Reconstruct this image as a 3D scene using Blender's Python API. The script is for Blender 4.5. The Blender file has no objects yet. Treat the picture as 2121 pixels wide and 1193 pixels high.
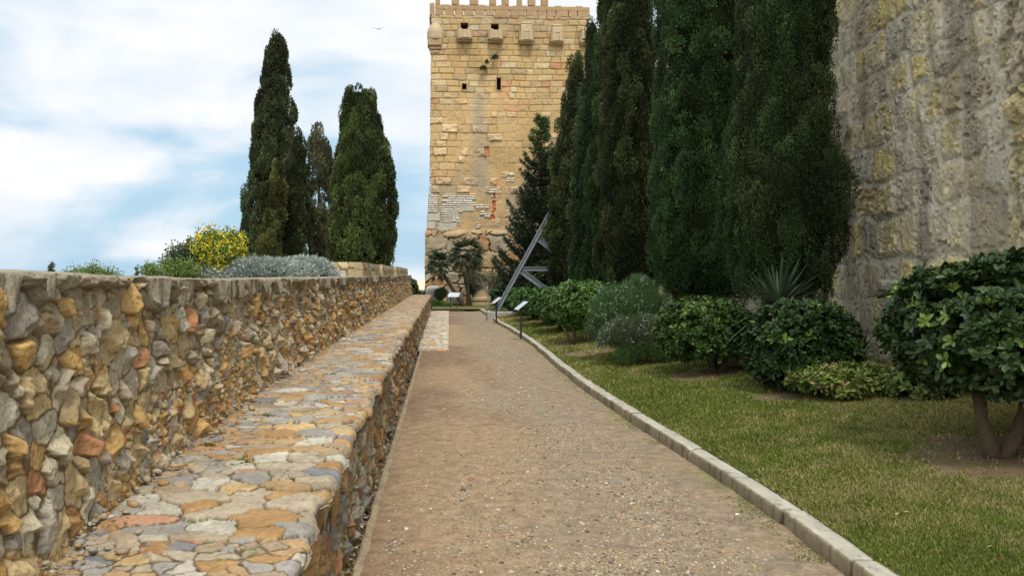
import bpy, math
import numpy as np
from mathutils import Vector

SC = bpy.context.scene
COL = SC.collection
F = 1767.0; VX = 917.0; HY = 572.0; EYE = 1.7      # focal length, vanishing point of the path, horizon (photo pixels), eye height
R = math.radians

# ------------------------------------------------------------------ camera
cam_d = bpy.data.cameras.new("camera"); cam = bpy.data.objects.new("camera", cam_d); COL.objects.link(cam)
cam.location = (0, 0, EYE); cam.rotation_euler = (R(90), 0, 0)
cam_d.sensor_width = 36; cam_d.lens = 36 * F / 2121
cam_d.shift_x = (1060.5 - VX) / 2121; cam_d.shift_y = -(596.5 - HY) / 2121
cam_d.clip_start = 0.05; cam_d.clip_end = 5000
SC.camera = cam

# ------------------------------------------------------------------ light
SC.view_settings.view_transform = 'Standard'; SC.view_settings.look = 'None'
SC.view_settings.exposure = 0.30; SC.view_settings.gamma = 1.0
SUN_EL = 58.0; SUN_AZ = 172.0        # azimuth measured from +Y (north) towards +X (east)
world = bpy.data.worlds.new("World"); SC.world = world; world.use_nodes = True
wt = world.node_tree; wn = wt.nodes; wl = wt.links
bg = wn['Background']; bg.inputs['Strength'].default_value = 0.10
sky = wn.new('ShaderNodeTexSky'); sky.sky_type = 'NISHITA'; sky.sun_disc = False
sky.sun_elevation = R(SUN_EL); sky.sun_rotation = R(SUN_AZ)
sky.altitude = 50; sky.air_density = 1.0; sky.dust_density = 1.5; sky.ozone_density = 1.2
tc = wn.new('ShaderNodeTexCoord')
mp = wn.new('ShaderNodeMapping'); mp.inputs['Scale'].default_value = (1.0, 1.0, 3.4)
mp.inputs['Location'].default_value = (0.63, 0.2, 0.42)
wl.new(tc.outputs['Generated'], mp.inputs['Vector'])
nz = wn.new('ShaderNodeTexNoise'); nz.inputs['Scale'].default_value = 2.1; nz.inputs['Detail'].default_value = 5
nz.inputs['Roughness'].default_value = 0.47; nz.inputs['Distortion'].default_value = 0.6
wl.new(mp.outputs['Vector'], nz.inputs['Vector'])
cr = wn.new('ShaderNodeMapRange'); cr.interpolation_type = 'SMOOTHSTEP'
cr.inputs['From Min'].default_value = 0.41; cr.inputs['From Max'].default_value = 0.57
cr.inputs['To Min'].default_value = 0.10; cr.inputs['To Max'].default_value = 1.0
wl.new(nz.outputs['Fac'], cr.inputs['Value'])
nz2 = wn.new('ShaderNodeTexNoise'); nz2.inputs['Scale'].default_value = 4.5; nz2.inputs['Detail'].default_value = 4
wl.new(mp.outputs['Vector'], nz2.inputs['Vector'])
cc = wn.new('ShaderNodeMix'); cc.data_type = 'RGBA'
cc.inputs[6].default_value = (6.7, 7.3, 8.0, 1); cc.inputs[7].default_value = (8.3, 8.35, 8.5, 1)
cr2 = wn.new('ShaderNodeMapRange'); cr2.inputs['From Min'].default_value = 0.35; cr2.inputs['From Max'].default_value = 0.62
wl.new(nz2.outputs['Fac'], cr2.inputs['Value']); wl.new(cr2.outputs['Result'], cc.inputs[0])
mx = wn.new('ShaderNodeMix'); mx.data_type = 'RGBA'
skb = wn.new('ShaderNodeMix'); skb.data_type = 'RGBA'; skb.inputs[0].default_value = 0.85
skb.inputs[7].default_value = (3.5, 5.7, 7.4, 1)
wl.new(sky.outputs['Color'], skb.inputs[6])
wl.new(cr.outputs['Result'], mx.inputs[0]); wl.new(skb.outputs[2], mx.inputs[6]); wl.new(cc.outputs[2], mx.inputs[7])
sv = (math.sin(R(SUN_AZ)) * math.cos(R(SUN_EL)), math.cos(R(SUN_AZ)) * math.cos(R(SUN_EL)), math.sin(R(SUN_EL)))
nd = wn.new('ShaderNodeVectorMath'); nd.operation = 'DOT_PRODUCT'; nd.inputs[1].default_value = sv      # sky brightened around the sun behind the camera, added as fill light
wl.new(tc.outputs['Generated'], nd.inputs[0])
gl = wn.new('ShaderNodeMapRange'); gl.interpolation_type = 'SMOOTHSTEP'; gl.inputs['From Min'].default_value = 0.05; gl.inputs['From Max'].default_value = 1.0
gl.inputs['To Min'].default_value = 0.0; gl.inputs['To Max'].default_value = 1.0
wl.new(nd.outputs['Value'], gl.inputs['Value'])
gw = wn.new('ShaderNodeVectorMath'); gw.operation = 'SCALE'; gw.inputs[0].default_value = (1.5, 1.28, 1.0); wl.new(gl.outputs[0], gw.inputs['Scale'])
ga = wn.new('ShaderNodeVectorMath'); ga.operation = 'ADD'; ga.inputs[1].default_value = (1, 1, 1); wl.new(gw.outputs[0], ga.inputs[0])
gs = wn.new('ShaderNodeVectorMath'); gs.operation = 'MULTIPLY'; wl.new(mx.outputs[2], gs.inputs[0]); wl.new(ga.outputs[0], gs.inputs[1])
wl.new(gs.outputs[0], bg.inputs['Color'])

sun_d = bpy.data.lights.new("sun", 'SUN'); sun_d.energy = 2.1; sun_d.angle = R(10); sun_d.color = (1.0, 0.93, 0.82)
sun = bpy.data.objects.new("sun", sun_d); COL.objects.link(sun)
sdir = Vector((math.sin(R(SUN_AZ)) * math.cos(R(SUN_EL)), math.cos(R(SUN_AZ)) * math.cos(R(SUN_EL)), math.sin(R(SUN_EL))))
sun.rotation_euler = sdir.to_track_quat('Z', 'Y').to_euler()

# ------------------------------------------------------------------ numpy helpers
def lin(r, g, b):
    c = np.array([r, g, b], float) / 255
    return np.where(c <= 0.04045, c / 12.92, ((c + 0.055) / 1.055) ** 2.4)

def hsh(i, j, s):
    i = np.asarray(i).astype(np.int64); j = np.asarray(j).astype(np.int64)
    x = (i * 374761393 + j * 668265263 + int(s) * 1274126177) & 0xFFFFFFFF
    x = ((x ^ (x >> 13)) * 1274126177) & 0xFFFFFFFF
    x = ((x ^ (x >> 16)) * 2246822519) & 0xFFFFFFFF
    x = x ^ (x >> 15)
    return (x & 0xFFFFFF) / float(0x1000000)

def vn(x, y, s):
    xi = np.floor(x); yi = np.floor(y); fx = x - xi; fy = y - yi
    fx = fx * fx * (3 - 2 * fx); fy = fy * fy * (3 - 2 * fy)
    a = hsh(xi, yi, s); b = hsh(xi + 1, yi, s); c = hsh(xi, yi + 1, s); d = hsh(xi + 1, yi + 1, s)
    return (a * (1 - fx) + b * fx) * (1 - fy) + (c * (1 - fx) + d * fx) * fy

def fbm(x, y, s, o=4):
    t = 0; a = 0.5; n = 0
    for k in range(o):
        t = t + a * vn(x * 2 ** k + 17.3 * k, y * 2 ** k - 9.1 * k, s + k); n += a; a *= 0.5
    return t / n            # 0..1

def sst(a, b, x):
    t = np.clip((x - a) / (b - a), 0, 1); return t * t * (3 - 2 * t)

def voronoi(u, v, s, seed, drop=0.2, jit=0.95, size=0.25, warp=0.15):
    wu = u + (fbm(u / s * 2.2, v / s * 2.2, seed + 50, 2) - .5) * s * warp * 2
    wv = v + (fbm(u / s * 2.2, v / s * 2.2, seed + 60, 2) - .5) * s * warp * 2
    iu = np.floor(wu / s); iv = np.floor(wv / s)
    F1 = np.full(u.shape, 1e9); F2 = np.full(u.shape, 1e9)
    ci = np.zeros(u.shape); cj = np.zeros(u.shape); cx = np.zeros(u.shape); cy = np.zeros(u.shape)
    for a in range(-2, 3):
        for b in range(-2, 3):
            gi = iu + a; gj = iv + b
            px = (gi + .5 + jit * (hsh(gi, gj, seed) - .5)) * s
            py = (gj + .5 + jit * (hsh(gi, gj, seed + 1) - .5)) * s
            w = size * s * hsh(gi, gj, seed + 2)
            d = np.hypot(wu - px, wv - py) - w
            d = np.where(hsh(gi, gj, seed + 3) < drop, 1e6, d)
            m = d < F1
            F2 = np.where(m, F1, np.minimum(F2, d))
            F1 = np.where(m, d, F1)
            ci = np.where(m, gi, ci); cj = np.where(m, gj, cj); cx = np.where(m, px, cx); cy = np.where(m, py, cy)
    return F2 - F1, ci, cj, wu - cx, wv - cy

def rocks(u, v, s, seed, edge=0.25, slope=0.5, flat=0.35, hv=.18, **k):
    """stone relief in units of s: returns height, mask, cell ids"""
    e, ci, cj, ru, rv = voronoi(u, v, s, seed, **k)
    e = e / s
    h = np.full(u.shape, 9.0)
    for q in range(5):
        an = 2 * math.pi * hsh(ci, cj, seed + 10 + q)
        sl = slope * (0.15 + hsh(ci, cj, seed + 20 + q))
        o = flat * (0.5 + 0.8 * hsh(ci, cj, seed + 30 + q))
        h = np.minimum(h, o - sl * (np.cos(an) * ru + np.sin(an) * rv) / s)
    h = h + hv * (hsh(ci, cj, seed + 40) - .5)
    m = sst(0.02, edge, e)
    return np.maximum(h, 0.03), m, ci, cj

def ashlar(u, z, zs, wmin, wmax, seed, warp=0.02):
    """coursed masonry: distance to the joint, ids"""
    z = z + (fbm(u * .8, z * .8, seed + 5, 3) - .5) * warp * 2
    uu = u + (fbm(u * 1.1 + 9, z * 1.1, seed + 6, 3) - .5) * warp * 2
    row = np.clip(np.searchsorted(zs, z.ravel()).reshape(z.shape) - 1, 0, len(zs) - 2)
    d = np.minimum(z - zs[row], zs[row + 1] - z)
    idx = np.zeros(u.shape); lu = np.zeros(u.shape); du = np.full(u.shape, 1e3)
    for r in range(len(zs) - 1):
        m = row == r
        if not m.any(): continue
        rg = np.random.default_rng(seed * 977 + r)
        w = rg.uniform(wmin, wmax, 400); j = np.cumsum(w) + u.min() - 1 - rg.uniform(0, wmax)
        k = np.searchsorted(j, uu[m]); k = np.clip(k, 1, 399)
        idx[m] = k
        du[m] = np.minimum(uu[m] - j[k - 1], j[k] - uu[m]); lu[m] = (uu[m] - (j[k - 1] + j[k]) / 2)
    return np.minimum(d, du), idx, row, lu, z - (zs[row] + zs[row + 1]) / 2

def pick(r, pal):
    w = np.cumsum([p[0] for p in pal]); w = w / w[-1]
    k = np.clip(np.searchsorted(w, r.ravel()), 0, len(pal) - 1)
    return np.array([lin(*p[1]) for p in pal])[k].reshape(r.shape + (3,))

def mesh(name, V, Fc, mat=None, col=None, smooth=False, parent=None, fmask=None):
    V = np.asarray(V, float).reshape(-1, 3); Fc = np.asarray(Fc, np.int32)
    if fmask is not None: Fc = Fc[fmask]
    n, k = Fc.shape
    me = bpy.data.meshes.new(name)
    me.vertices.add(len(V)); me.vertices.foreach_set('co', V.astype(np.float32).ravel())
    me.loops.add(n * k); me.loops.foreach_set('vertex_index', Fc.ravel())
    me.polygons.add(n); me.polygons.foreach_set('loop_start', np.arange(0, n * k, k, dtype=np.int32))
    me.polygons.foreach_set('loop_total', np.full(n, k, np.int32))
    if smooth: me.polygons.foreach_set('use_smooth', np.ones(n, bool))
    me.update(calc_edges=True)
    if col is not None:
        at = me.color_attributes.new('Col', 'FLOAT_COLOR', 'POINT')
        c = np.ones((len(V), 4), np.float32); c[:, :3] = np.asarray(col).reshape(-1, 3) if np.ndim(col) > 1 else col
        at.data.foreach_set('color', c.ravel())
    if mat: me.materials.append(mat)
    o = bpy.data.objects.new(name, me); COL.objects.link(o)
    if parent is not None: o.parent = parent
    return o

def gridf(n, m):
    i = np.arange(n - 1)[:, None] * m; j = np.arange(m - 1)[None, :]
    a = (i + j).ravel()
    return np.stack([a, a + m, a + m + 1, a + 1], 1)

def patch(name, P, N, h, col, mat, parent=None, flip=False, smooth=True, fmask=None):
    V = P + N * h[..., None]
    Fc = gridf(*h.shape)
    if flip: Fc = Fc[:, ::-1]
    return mesh(name, V, Fc, mat, col, smooth, parent, fmask)

class MB:
    """collects boxes, prisms, tubes and lathes, then links them as one mesh"""
    def __init__(s): s.v = []; s.f = []
    def add(s, v, f):
        b = len(s.v); s.v += [tuple(p) for p in v]; s.f += [tuple(i + b for i in q) for q in f]
    def box(s, c, d, rz=0, bev=0.0, rot=None):
        x, y, z = d[0] / 2, d[1] / 2, d[2] / 2
        b = min(bev, x * .9, y * .9, z * .9)
        pts = []
        import itertools
        if b <= 0:
            pts = [(sx * x, sy * y, sz * z) for sz in (-1, 1) for sy in (-1, 1) for sx in (-1, 1)]
            fc = [(0, 2, 3, 1), (4, 5, 7, 6), (0, 1, 5, 4), (2, 6, 7, 3), (0, 4, 6, 2), (1, 3, 7, 5)]
        else:
            rings = []
            for (zz, inset) in ((-z, b), (-z + b, 0), (z - b, 0), (z, b)):
                X, Y = x - inset, y - inset
                q = b * .6
                rings.append([(-X + q, -Y, zz), (X - q, -Y, zz), (X, -Y + q, zz), (X, Y - q, zz), (X - q, Y, zz), (-X + q, Y, zz), (-X, Y - q, zz), (-X, -Y + q, zz)])
            pts = [p for r in rings for p in r]; fc = []
            for k in range(3):
                for i in range(8):
                    j = (i + 1) % 8; fc.append((k * 8 + i, k * 8 + j, k * 8 + 8 + j, k * 8 + 8 + i))
            fc.append(tuple(range(7, -1, -1))); fc.append(tuple(range(24, 32)))
        ca, sa = math.cos(rz), math.sin(rz)
        out = []
        for p in pts:
            if rot is not None:
                p = rot @ Vector(p); out.append((p.x + c[0], p.y + c[1], p.z + c[2]))
            else:
                out.append((p[0] * ca - p[1] * sa + c[0], p[0] * sa + p[1] * ca + c[1], p[2] + c[2]))
        s.add(out, fc); return s
    def bar(s, a, b, w, h):
        a = Vector(a); b = Vector(b); d = (b - a)
        s.box(((a + b) / 2)[:], (w, h, d.length), rot=d.to_track_quat('Z', 'Y').to_matrix()); return s
    def tube(s, pts, rad, n=8, cap=True, wob=0.0, seed=0):
        pts = [Vector(p) for p in pts]; m = len(pts); vs = []; fs = []
        rg = np.random.default_rng(seed)
        ref = Vector((0.3, 1, 0.1)).normalized()
        for i, p in enumerate(pts):
            t = (pts[min(i + 1, m - 1)] - pts[max(i - 1, 0)]).normalized()
            a = t.cross(ref).normalized(); b = t.cross(a).normalized()
            r = rad[i] if hasattr(rad, '__len__') else rad
            for k in range(n):
                q = 2 * math.pi * k / n; rr = r * (1 + wob * (rg.random() - .5) * 2)
                vs.append(tuple(p + a * (math.cos(q) * rr) + b * (math.sin(q) * rr)))
        for i in range(m - 1):
            for k in range(n):
                j = (k + 1) % n; fs.append((i * n + k, i * n + j, (i + 1) * n + j, (i + 1) * n + k))
        if cap: fs.append(tuple(range(n - 1, -1, -1))); fs.append(tuple((m - 1) * n + k for k in range(n)))
        s.add(vs, fs); return s
    def lathe(s, c, prof, n=20, a0=0, a1=2 * math.pi):
        vs = []; fs = []; full = abs(a1 - a0 - 2 * math.pi) < 1e-6; nn = n if full else n + 1
        for (r, z) in prof:
            for k in range(nn):
                q = a0 + (a1 - a0) * k / n; vs.append((c[0] + r * math.cos(q), c[1] + r * math.sin(q), c[2] + z))
        for i in range(len(prof) - 1):
            for k in range(n):
                j = (k + 1) % nn; fs.append((i * nn + k, i * nn + j, (i + 1) * nn + j, (i + 1) * nn + k))
        s.add(vs, fs); return s
    def build(s, name, mat, parent=None, smooth=False):
        me = bpy.data.meshes.new(name); me.from_pydata(s.v, [], s.f); me.update()
        if mat: me.materials.append(mat)
        if smooth: me.polygons.foreach_set('use_smooth', np.ones(len(me.polygons), bool))
        o = bpy.data.objects.new(name, me); COL.objects.link(o)
        if parent is not None: o.parent = parent
        return o

def empty(name, loc):
    o = bpy.data.objects.new(name, None); COL.objects.link(o); o.location = loc; o.empty_display_size = .2; return o
def tag(o, label, cat, group=None):
    o['label'] = label; o['category'] = cat
    if group: o['group'] = group
    return o
def struct(o, kind='structure'): o['kind'] = kind; return o
def adopt(root, *kids):
    """parent world-space meshes to a root standing away from the origin"""
    for k in kids:
        k.parent = root; k.matrix_parent_inverse.identity()
        k.data.transform(__import__('mathutils').Matrix.Translation(-Vector(root.location)))
    return root

def px(x, y, d):                       # photo pixel at depth d -> world
    return ((x - VX) / F * d, d, EYE + (HY - y) / F * d)

# ------------------------------------------------------------------ materials
def newmat(name):
    m = bpy.data.materials.new(name); m.use_nodes = True; return m, m.node_tree.nodes, m.node_tree.links
def stone_mat(name, base=None, bump=0.35, sc=30, rough=0.9, vary=0.5, spots=None, sc2=6, dist=0.01, stain=None):
    m, n, l = newmat(name); b = n['Principled BSDF']; b.inputs['Roughness'].default_value = rough
    b.inputs['Specular IOR Level'].default_value = 0.25
    tc = n.new('ShaderNodeTexCoord')
    if base is None:
        a = n.new('ShaderNodeAttribute'); a.attribute_name = 'Col'; colr = a.outputs['Color']
    else:
        a = n.new('ShaderNodeRGB'); a.outputs[0].default_value = (*base, 1); colr = a.outputs[0]
    n1 = n.new('ShaderNodeTexNoise'); n1.inputs['Scale'].default_value = sc; n1.inputs['Detail'].default_value = 5; n1.inputs['Roughness'].default_value = 0.65
    n2 = n.new('ShaderNodeTexNoise'); n2.inputs['Scale'].default_value = sc2; n2.inputs['Detail'].default_value = 4
    l.new(tc.outputs['Object'], n1.inputs['Vector']); l.new(tc.outputs['Object'], n2.inputs['Vector'])
    mul = n.new('ShaderNodeMath'); mul.operation = 'MULTIPLY_ADD'; mul.inputs[1].default_value = vary * 2; mul.inputs[2].default_value = 1 - vary
    l.new(n1.outputs['Fac'], mul.inputs[0])
    mul2 = n.new('ShaderNodeMath'); mul2.operation = 'MULTIPLY_ADD'; mul2.inputs[1].default_value = vary * 1.2; mul2.inputs[2].default_value = 1 - vary * .6
    l.new(n2.outputs['Fac'], mul2.inputs[0])
    mm = n.new('ShaderNodeMath'); mm.operation = 'MULTIPLY'; l.new(mul.outputs[0], mm.inputs[0]); l.new(mul2.outputs[0], mm.inputs[1])
    vm = n.new('ShaderNodeVectorMath'); vm.operation = 'SCALE'; l.new(colr, vm.inputs[0]); l.new(mm.outputs[0], vm.inputs['Scale'])
    out = vm.outputs[0]
    if spots:
        n3 = n.new('ShaderNodeTexNoise'); n3.inputs['Scale'].default_value = spots[1]; n3.inputs['Detail'].default_value = 6; n3.inputs['Roughness'].default_value = .7
        l.new(tc.outputs['Object'], n3.inputs['Vector'])
        r = n.new('ShaderNodeMapRange'); r.inputs['From Min'].default_value = spots[2]; r.inputs['From Max'].default_value = spots[2] + .08
        r.inputs['To Max'].default_value = spots[3]
        l.new(n3.outputs['Fac'], r.inputs['Value'])
        mi = n.new('ShaderNodeMix'); mi.data_type = 'RGBA'; l.new(r.outputs[0], mi.inputs[0]); l.new(out, mi.inputs[6]); mi.inputs[7].default_value = (*spots[0], 1)
        out = mi.outputs[2]
    l.new(out, b.inputs['Base Color'])
    bp = n.new('ShaderNodeBump'); bp.inputs['Strength'].default_value = bump; bp.inputs['Distance'].default_value = dist
    l.new(n1.outputs['Fac'], bp.inputs['Height']); l.new(bp.outputs[0], b.inputs['Normal'])
    return m
def leaf_mat(name, rough=0.55, spec=0.3, trans=0.12, base=None, vary=.35, sc=3.0):
    m, n, l = newmat(name); b = n['Principled BSDF']; b.inputs['Roughness'].default_value = rough
    b.inputs['Specular IOR Level'].default_value = spec
    if base is None:
        a = n.new('ShaderNodeAttribute'); a.attribute_name = 'Col'; c = a.outputs['Color']
    else:
        a = n.new('ShaderNodeRGB'); a.outputs[0].default_value = (*base, 1); c = a.outputs[0]
    tc = n.new('ShaderNodeTexCoord'); nn = n.new('ShaderNodeTexNoise'); nn.inputs['Scale'].default_value = sc; nn.inputs['Detail'].default_value = 3
    l.new(tc.outputs['Object'], nn.inputs['Vector'])
    mu = n.new('ShaderNodeMath'); mu.operation = 'MULTIPLY_ADD'; mu.inputs[1].default_value = vary * 2; mu.inputs[2].default_value = 1 - vary
    l.new(nn.outputs['Fac'], mu.inputs[0])
    vm = n.new('ShaderNodeVectorMath'); vm.operation = 'SCALE'; l.new(c, vm.inputs[0]); l.new(mu.outputs[0], vm.inputs['Scale'])
    l.new(vm.outputs[0], b.inputs['Base Color'])
    if trans > 0:
        t = n.new('ShaderNodeBsdfTranslucent'); l.new(vm.outputs[0], t.inputs['Color'])
        ms = n.new('ShaderNodeMixShader'); ms.inputs[0].default_value = trans
        l.new(b.outputs[0], ms.inputs[1]); l.new(t.outputs[0], ms.inputs[2]); l.new(ms.outputs[0], n['Material Output'].inputs['Surface'])
    return m

M_rub = stone_mat('rubble_stone', bump=0.9, sc=34, vary=0.62, spots=(lin(88, 80, 68), 24, 0.57, .65), dist=.02)
M_slab = stone_mat('paving_stone', bump=0.7, sc=30, vary=0.48, spots=(lin(112, 104, 92), 26, 0.57, .6), dist=.012)
M_tow = stone_mat('tower_stone', bump=0.5, sc=7, vary=0.30, sc2=1.2, dist=.05)
M_rom = stone_mat('old_wall_stone', bump=0.5, sc=26, vary=0.55, spots=(lin(160, 152, 134), 13, 0.585, .55), sc2=3, dist=.03)
M_kerb = stone_mat('kerb_concrete', bump=0.3, sc=26, vary=0.38, spots=(lin(88, 84, 74), 7, 0.56, .6), dist=.006)
M_path = stone_mat('path_gravel', bump=1.0, sc=42, vary=0.75, sc2=7, dist=.016)
M_peb = stone_mat('pebble', bump=0.2, sc=60, vary=0.25)
M_soil = stone_mat('soil', base=lin(104, 90, 68), bump=0.7, sc=26, vary=0.45, dist=.03)
M_dry = stone_mat('far_ground', base=lin(112, 112, 74), bump=0.4, sc=2, vary=0.45)
M_lawn = stone_mat('lawn_soil', bump=0.8, sc=60, vary=0.55, dist=.02)
M_bark = stone_mat('bark', base=lin(92, 78, 62), bump=0.9, sc=24, vary=0.5, dist=.03)
M_darkbark = stone_mat('dark_bark', base=lin(62, 54, 46), bump=0.9, sc=18, vary=0.5, dist=.04)
M_palebark = stone_mat('pale_bark', base=lin(168, 158, 142), bump=0.5, sc=30, vary=0.3)
M_cyp = leaf_mat('cypress_leaves', rough=.62, spec=.2, trans=.06, sc=1.2, vary=.32)
M_core = leaf_mat('dark_core', rough=.95, spec=.02, trans=0, base=(.012, .017, .007))  # near-black filler colour, shade inside the crowns
M_leaf = leaf_mat('glossy_leaves', rough=.42, spec=.26, trans=.10, sc=4, vary=.25)
M_matte = leaf_mat('matte_leaves', rough=.7, spec=.2, trans=.15, sc=3, vary=.25)
M_grass = leaf_mat('grass_blades', rough=.65, spec=.2, trans=.2, sc=1.5, vary=.25)
M_steel = stone_mat('painted_steel', base=lin(124, 129, 136), bump=0.05, sc=12, rough=.45, vary=.12)
M_post = stone_mat('sign_post_metal', base=lin(48, 46, 46), bump=0.05, sc=12, rough=.5, vary=.15)
M_panel = stone_mat('sign_panel', base=lin(205, 208, 212), bump=0.02, sc=12, rough=.3, vary=.06)
M_panelprint = stone_mat('sign_print', base=lin(176, 182, 190), bump=0.0, sc=40, rough=.3, vary=.3)
M_conc = stone_mat('concrete', base=lin(150, 146, 138), bump=0.3, sc=12, vary=.3)
M_brick = stone_mat('brick_infill', base=lin(188, 124, 84), bump=0.3, sc=14, vary=.35)
M_shade = stone_mat('opening_shade', base=(.01, .009, .008), bump=0.0, sc=3, vary=.1)  # near-black: shade inside openings put into the colour
M_tile = stone_mat('roof_tiles', base=lin(214, 190, 158), bump=0.3, sc=9, vary=.5)
M_plaster = stone_mat('white_plaster', base=lin(206, 198, 186), bump=0.1, sc=9, vary=.15)
M_bird = stone_mat('gull_feathers', base=lin(200, 200, 200), bump=0, sc=9, vary=.1)

# ------------------------------------------------------------------ layout curves
def kerbX(d):
    return np.interp(d, [0, 4.8, 5.7, 7.4, 9.1, 10.7, 12.5, 15.6, 21.3, 26, 30, 36, 41.5], [2.2, 2.26, 2.31, 2.27, 2.19, 2.12, 2.08, 2.10, 2.16, 2.06, 1.93, 1.88, 1.78])
def kerbXs(d):
    return (kerbX(d - .6) + kerbX(d) * 2 + kerbX(d + .6)) / 4
def ledgeZ(d): return 0.80 - 0.21 * np.exp(-(d - 3.0) / 2.5)
def wallZ(d): return np.interp(d, [0, 3, 4, 5.2, 8.6, 12.6, 20, 41], [1.73, 1.716, 1.70, 1.683, 1.676, 1.682, 1.70, 1.746])
def lawnZ(X, d):
    k = kerbX(np.minimum(d, 41.5)) + .2
    t = np.maximum(X - k, 0)
    z = .118 + .115 * np.minimum(t, 3.6) + .02 * (fbm(X * .9, d * .9, 71, 3) - .5) * np.minimum(t * 3, 1)
    far = sst(40, 46, d)
    return z * (1 - far) + (.10 + .03 * np.maximum(X - 1, 0)) * far

XW = -1.55; XL = -0.60; DEND = 41.0
geo = lambda a, b, n: a * (b / a) ** (np.arange(n) / (n - 1))

# ================================================================== GROUND
xs = np.concatenate([np.linspace(-600, -40, 15), np.linspace(-30, -12, 10), np.linspace(-10, 20, 16), np.linspace(30, 600, 14)])
ys = np.concatenate([np.linspace(-60, 50, 23), np.linspace(55, 75, 9), np.linspace(90, 1500, 16)])
Xg, Yg = np.meshgrid(xs, ys, indexing='ij')
Zg = -.16 - 4.2 * np.maximum(sst(-13, -22, Xg), sst(58, 68, Yg))
struct(mesh('ground', np.stack([Xg, Yg, Zg], -1), gridf(*Xg.shape), M_dry, smooth=True))
xs = np.linspace(-15, -2.0, 27); ys = np.linspace(-8, 57, 66); Xg, Yg = np.meshgrid(xs, ys, indexing='ij')
Zg = 1.35 + .12 * (fbm(Xg, Yg, 3) - .5) - 1.8 * sst(-11, -15, Xg)
struct(mesh('terrace_ground', np.stack([Xg, Yg, Zg], -1), gridf(*Xg.shape), M_soil, smooth=True))

# path
ds = geo(1.0, 41.2, 620); t = np.linspace(0, 1, 150)
D, T = np.meshgrid(ds, t, indexing='ij')
Xp = -.49 + T * (kerbXs(D) + .02 + .49)
big = fbm(Xp * .55, D * .45, 11, 4); rough = fbm(Xp * 14, D * 14, 12, 3); med = fbm(Xp * 3, D * 3, 13, 3)
Zp = .015 * (big - .5) * 2 + .010 * (rough - .5) + .012 * (med - .5) + .015 * sst(.8, 1, T)
band = sst(.32, .62, T + .5 * (big - .5)) * (1 - .45 * sst(.8, 1.0, T + .6 * (med - .5)))
sandy = lin(146, 123, 97); red = lin(116, 92, 74); grey = lin(134, 119, 100)
rr = sst(.42, .62, fbm(Xp * .8 + 5, D * .35, 15, 4)) * (1 - sst(.3, .7, T))
cpth = sandy * (1 - band[..., None]) + grey * band[..., None]
cpth = cpth * (1 - .7 * rr[..., None]) + red * .7 * rr[..., None]
mossm = sst(.90, 1.0, T) * sst(.52, .70, fbm(Xp * 2.5, D * 1.3, 19, 3)) * .6
cpth = cpth * (1 - mossm[..., None]) + lin(110, 112, 60) * mossm[..., None]
cpth = cpth * (.72 + .56 * fbm(Xp * 20, D * 20, 17, 3))[..., None]
P = np.stack([Xp, D, Zp], -1)
struct(patch('path', P, np.zeros_like(P), np.zeros(Xp.shape), cpth, M_path, flip=False))

# concrete lip between path and gutter, and the gutter floor
def sweep(name, ds, prof, colf, mat, noise=.004, seed=1, disp=None):
    prof = np.array(prof); n = len(prof)
    D, K = np.meshgrid(ds, np.arange(n), indexing='ij')
    X = prof[K, 0] + noise * 2 * (fbm(D * 5, K * .7, seed, 3) - .5) * 2
    Z = prof[K, 1] + noise * 2 * (fbm(D * 6, K * .9, seed + 7, 3) - .5) * 2
    if disp is not None: X, Z = disp(D, K, X, Z)
    return mesh(name, np.stack([X, D, Z], -1), gridf(*D.shape), mat, colf(D, X, Z), smooth=True)
ds = geo(1.0, 19.3, 420)
lipc = lambda D, X, Z: lin(150, 134, 110) * (.75 + .5 * fbm(X * 20, D * 4, 21, 4))[..., None]
struct(sweep('gutter_edge', ds, [(-.525, -.15), (-.522, -.04), (-.518, .006), (-.505, .014), (-.47, .014), (-.455, -.01)], lipc, M_path, .005, 23))
D, T = np.meshgrid(geo(1.0, 19.3, 500), np.linspace(0, 1, 16), indexing='ij')
Xq = -.63 + T * .12
h, m, ci, cj = rocks(Xq, D, .12, 31, edge=.3, flat=.3)
Zq = -.085 + .03 * h * m
cg = pick(hsh(ci, cj, 5), [(3, (104, 92, 76)), (2, (84, 76, 66)), (2, (128, 112, 90)), (1, (70, 62, 52))]) * (.4 + .6 * m[..., None])
struct(mesh('gutter', np.stack([Xq, D, Zq], -1), gridf(*D.shape), M_rub, cg, smooth=True))

# paved patch beside the bench
D, X = np.meshgrid(geo(19.5, 41.4, 420), np.linspace(0, 1, 90), indexing='ij')
X = -.60 + X * (.74 + .16 * (D - 19.5) / 21.5)
h, m, ci, cj = rocks(X, D * .8, .17, 41, edge=.22, slope=.12, flat=.3, warp=.3)
pal_pave = [(3, (190, 182, 168)), (3, (172, 160, 140)), (2, (196, 172, 128)), (2, (160, 158, 156)), (1, (190, 138, 98)), (1, (206, 202, 192))]
cm = lin(118, 100, 78)
c = pick(hsh(ci, cj, 6), pal_pave) * m[..., None] + cm * (1 - m[..., None])
Z = .018 + .035 * h * m
Z = np.where((X >= X.max(1, keepdims=True) - 1e-6) | (D <= 19.5001), -.03, Z)
struct(mesh('paving', np.stack([X, D, Z], -1), gridf(*D.shape), M_slab, c, smooth=True))
# path end kerb, drain slab over the gutter
struct(MB().box((.2, 41.45, .05), (1.7, .12, .14), bev=.02).build('path_end_edging', M_darkbark))
g = tag(empty('drain_opening', (-.55, 19.0, 0)), 'small dark drain hole where the gutter meets the paved strip', 'drain')
adopt(g, MB().box((-.545, 19.38, .012), (.12, .16, .05), bev=.01).build('lintel_stone', M_conc),
      MB().box((-.565, 19.05, -.06), (.09, .5, .03)).build('hole', M_shade))  # solid black slab paints the shade of the hole

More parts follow.
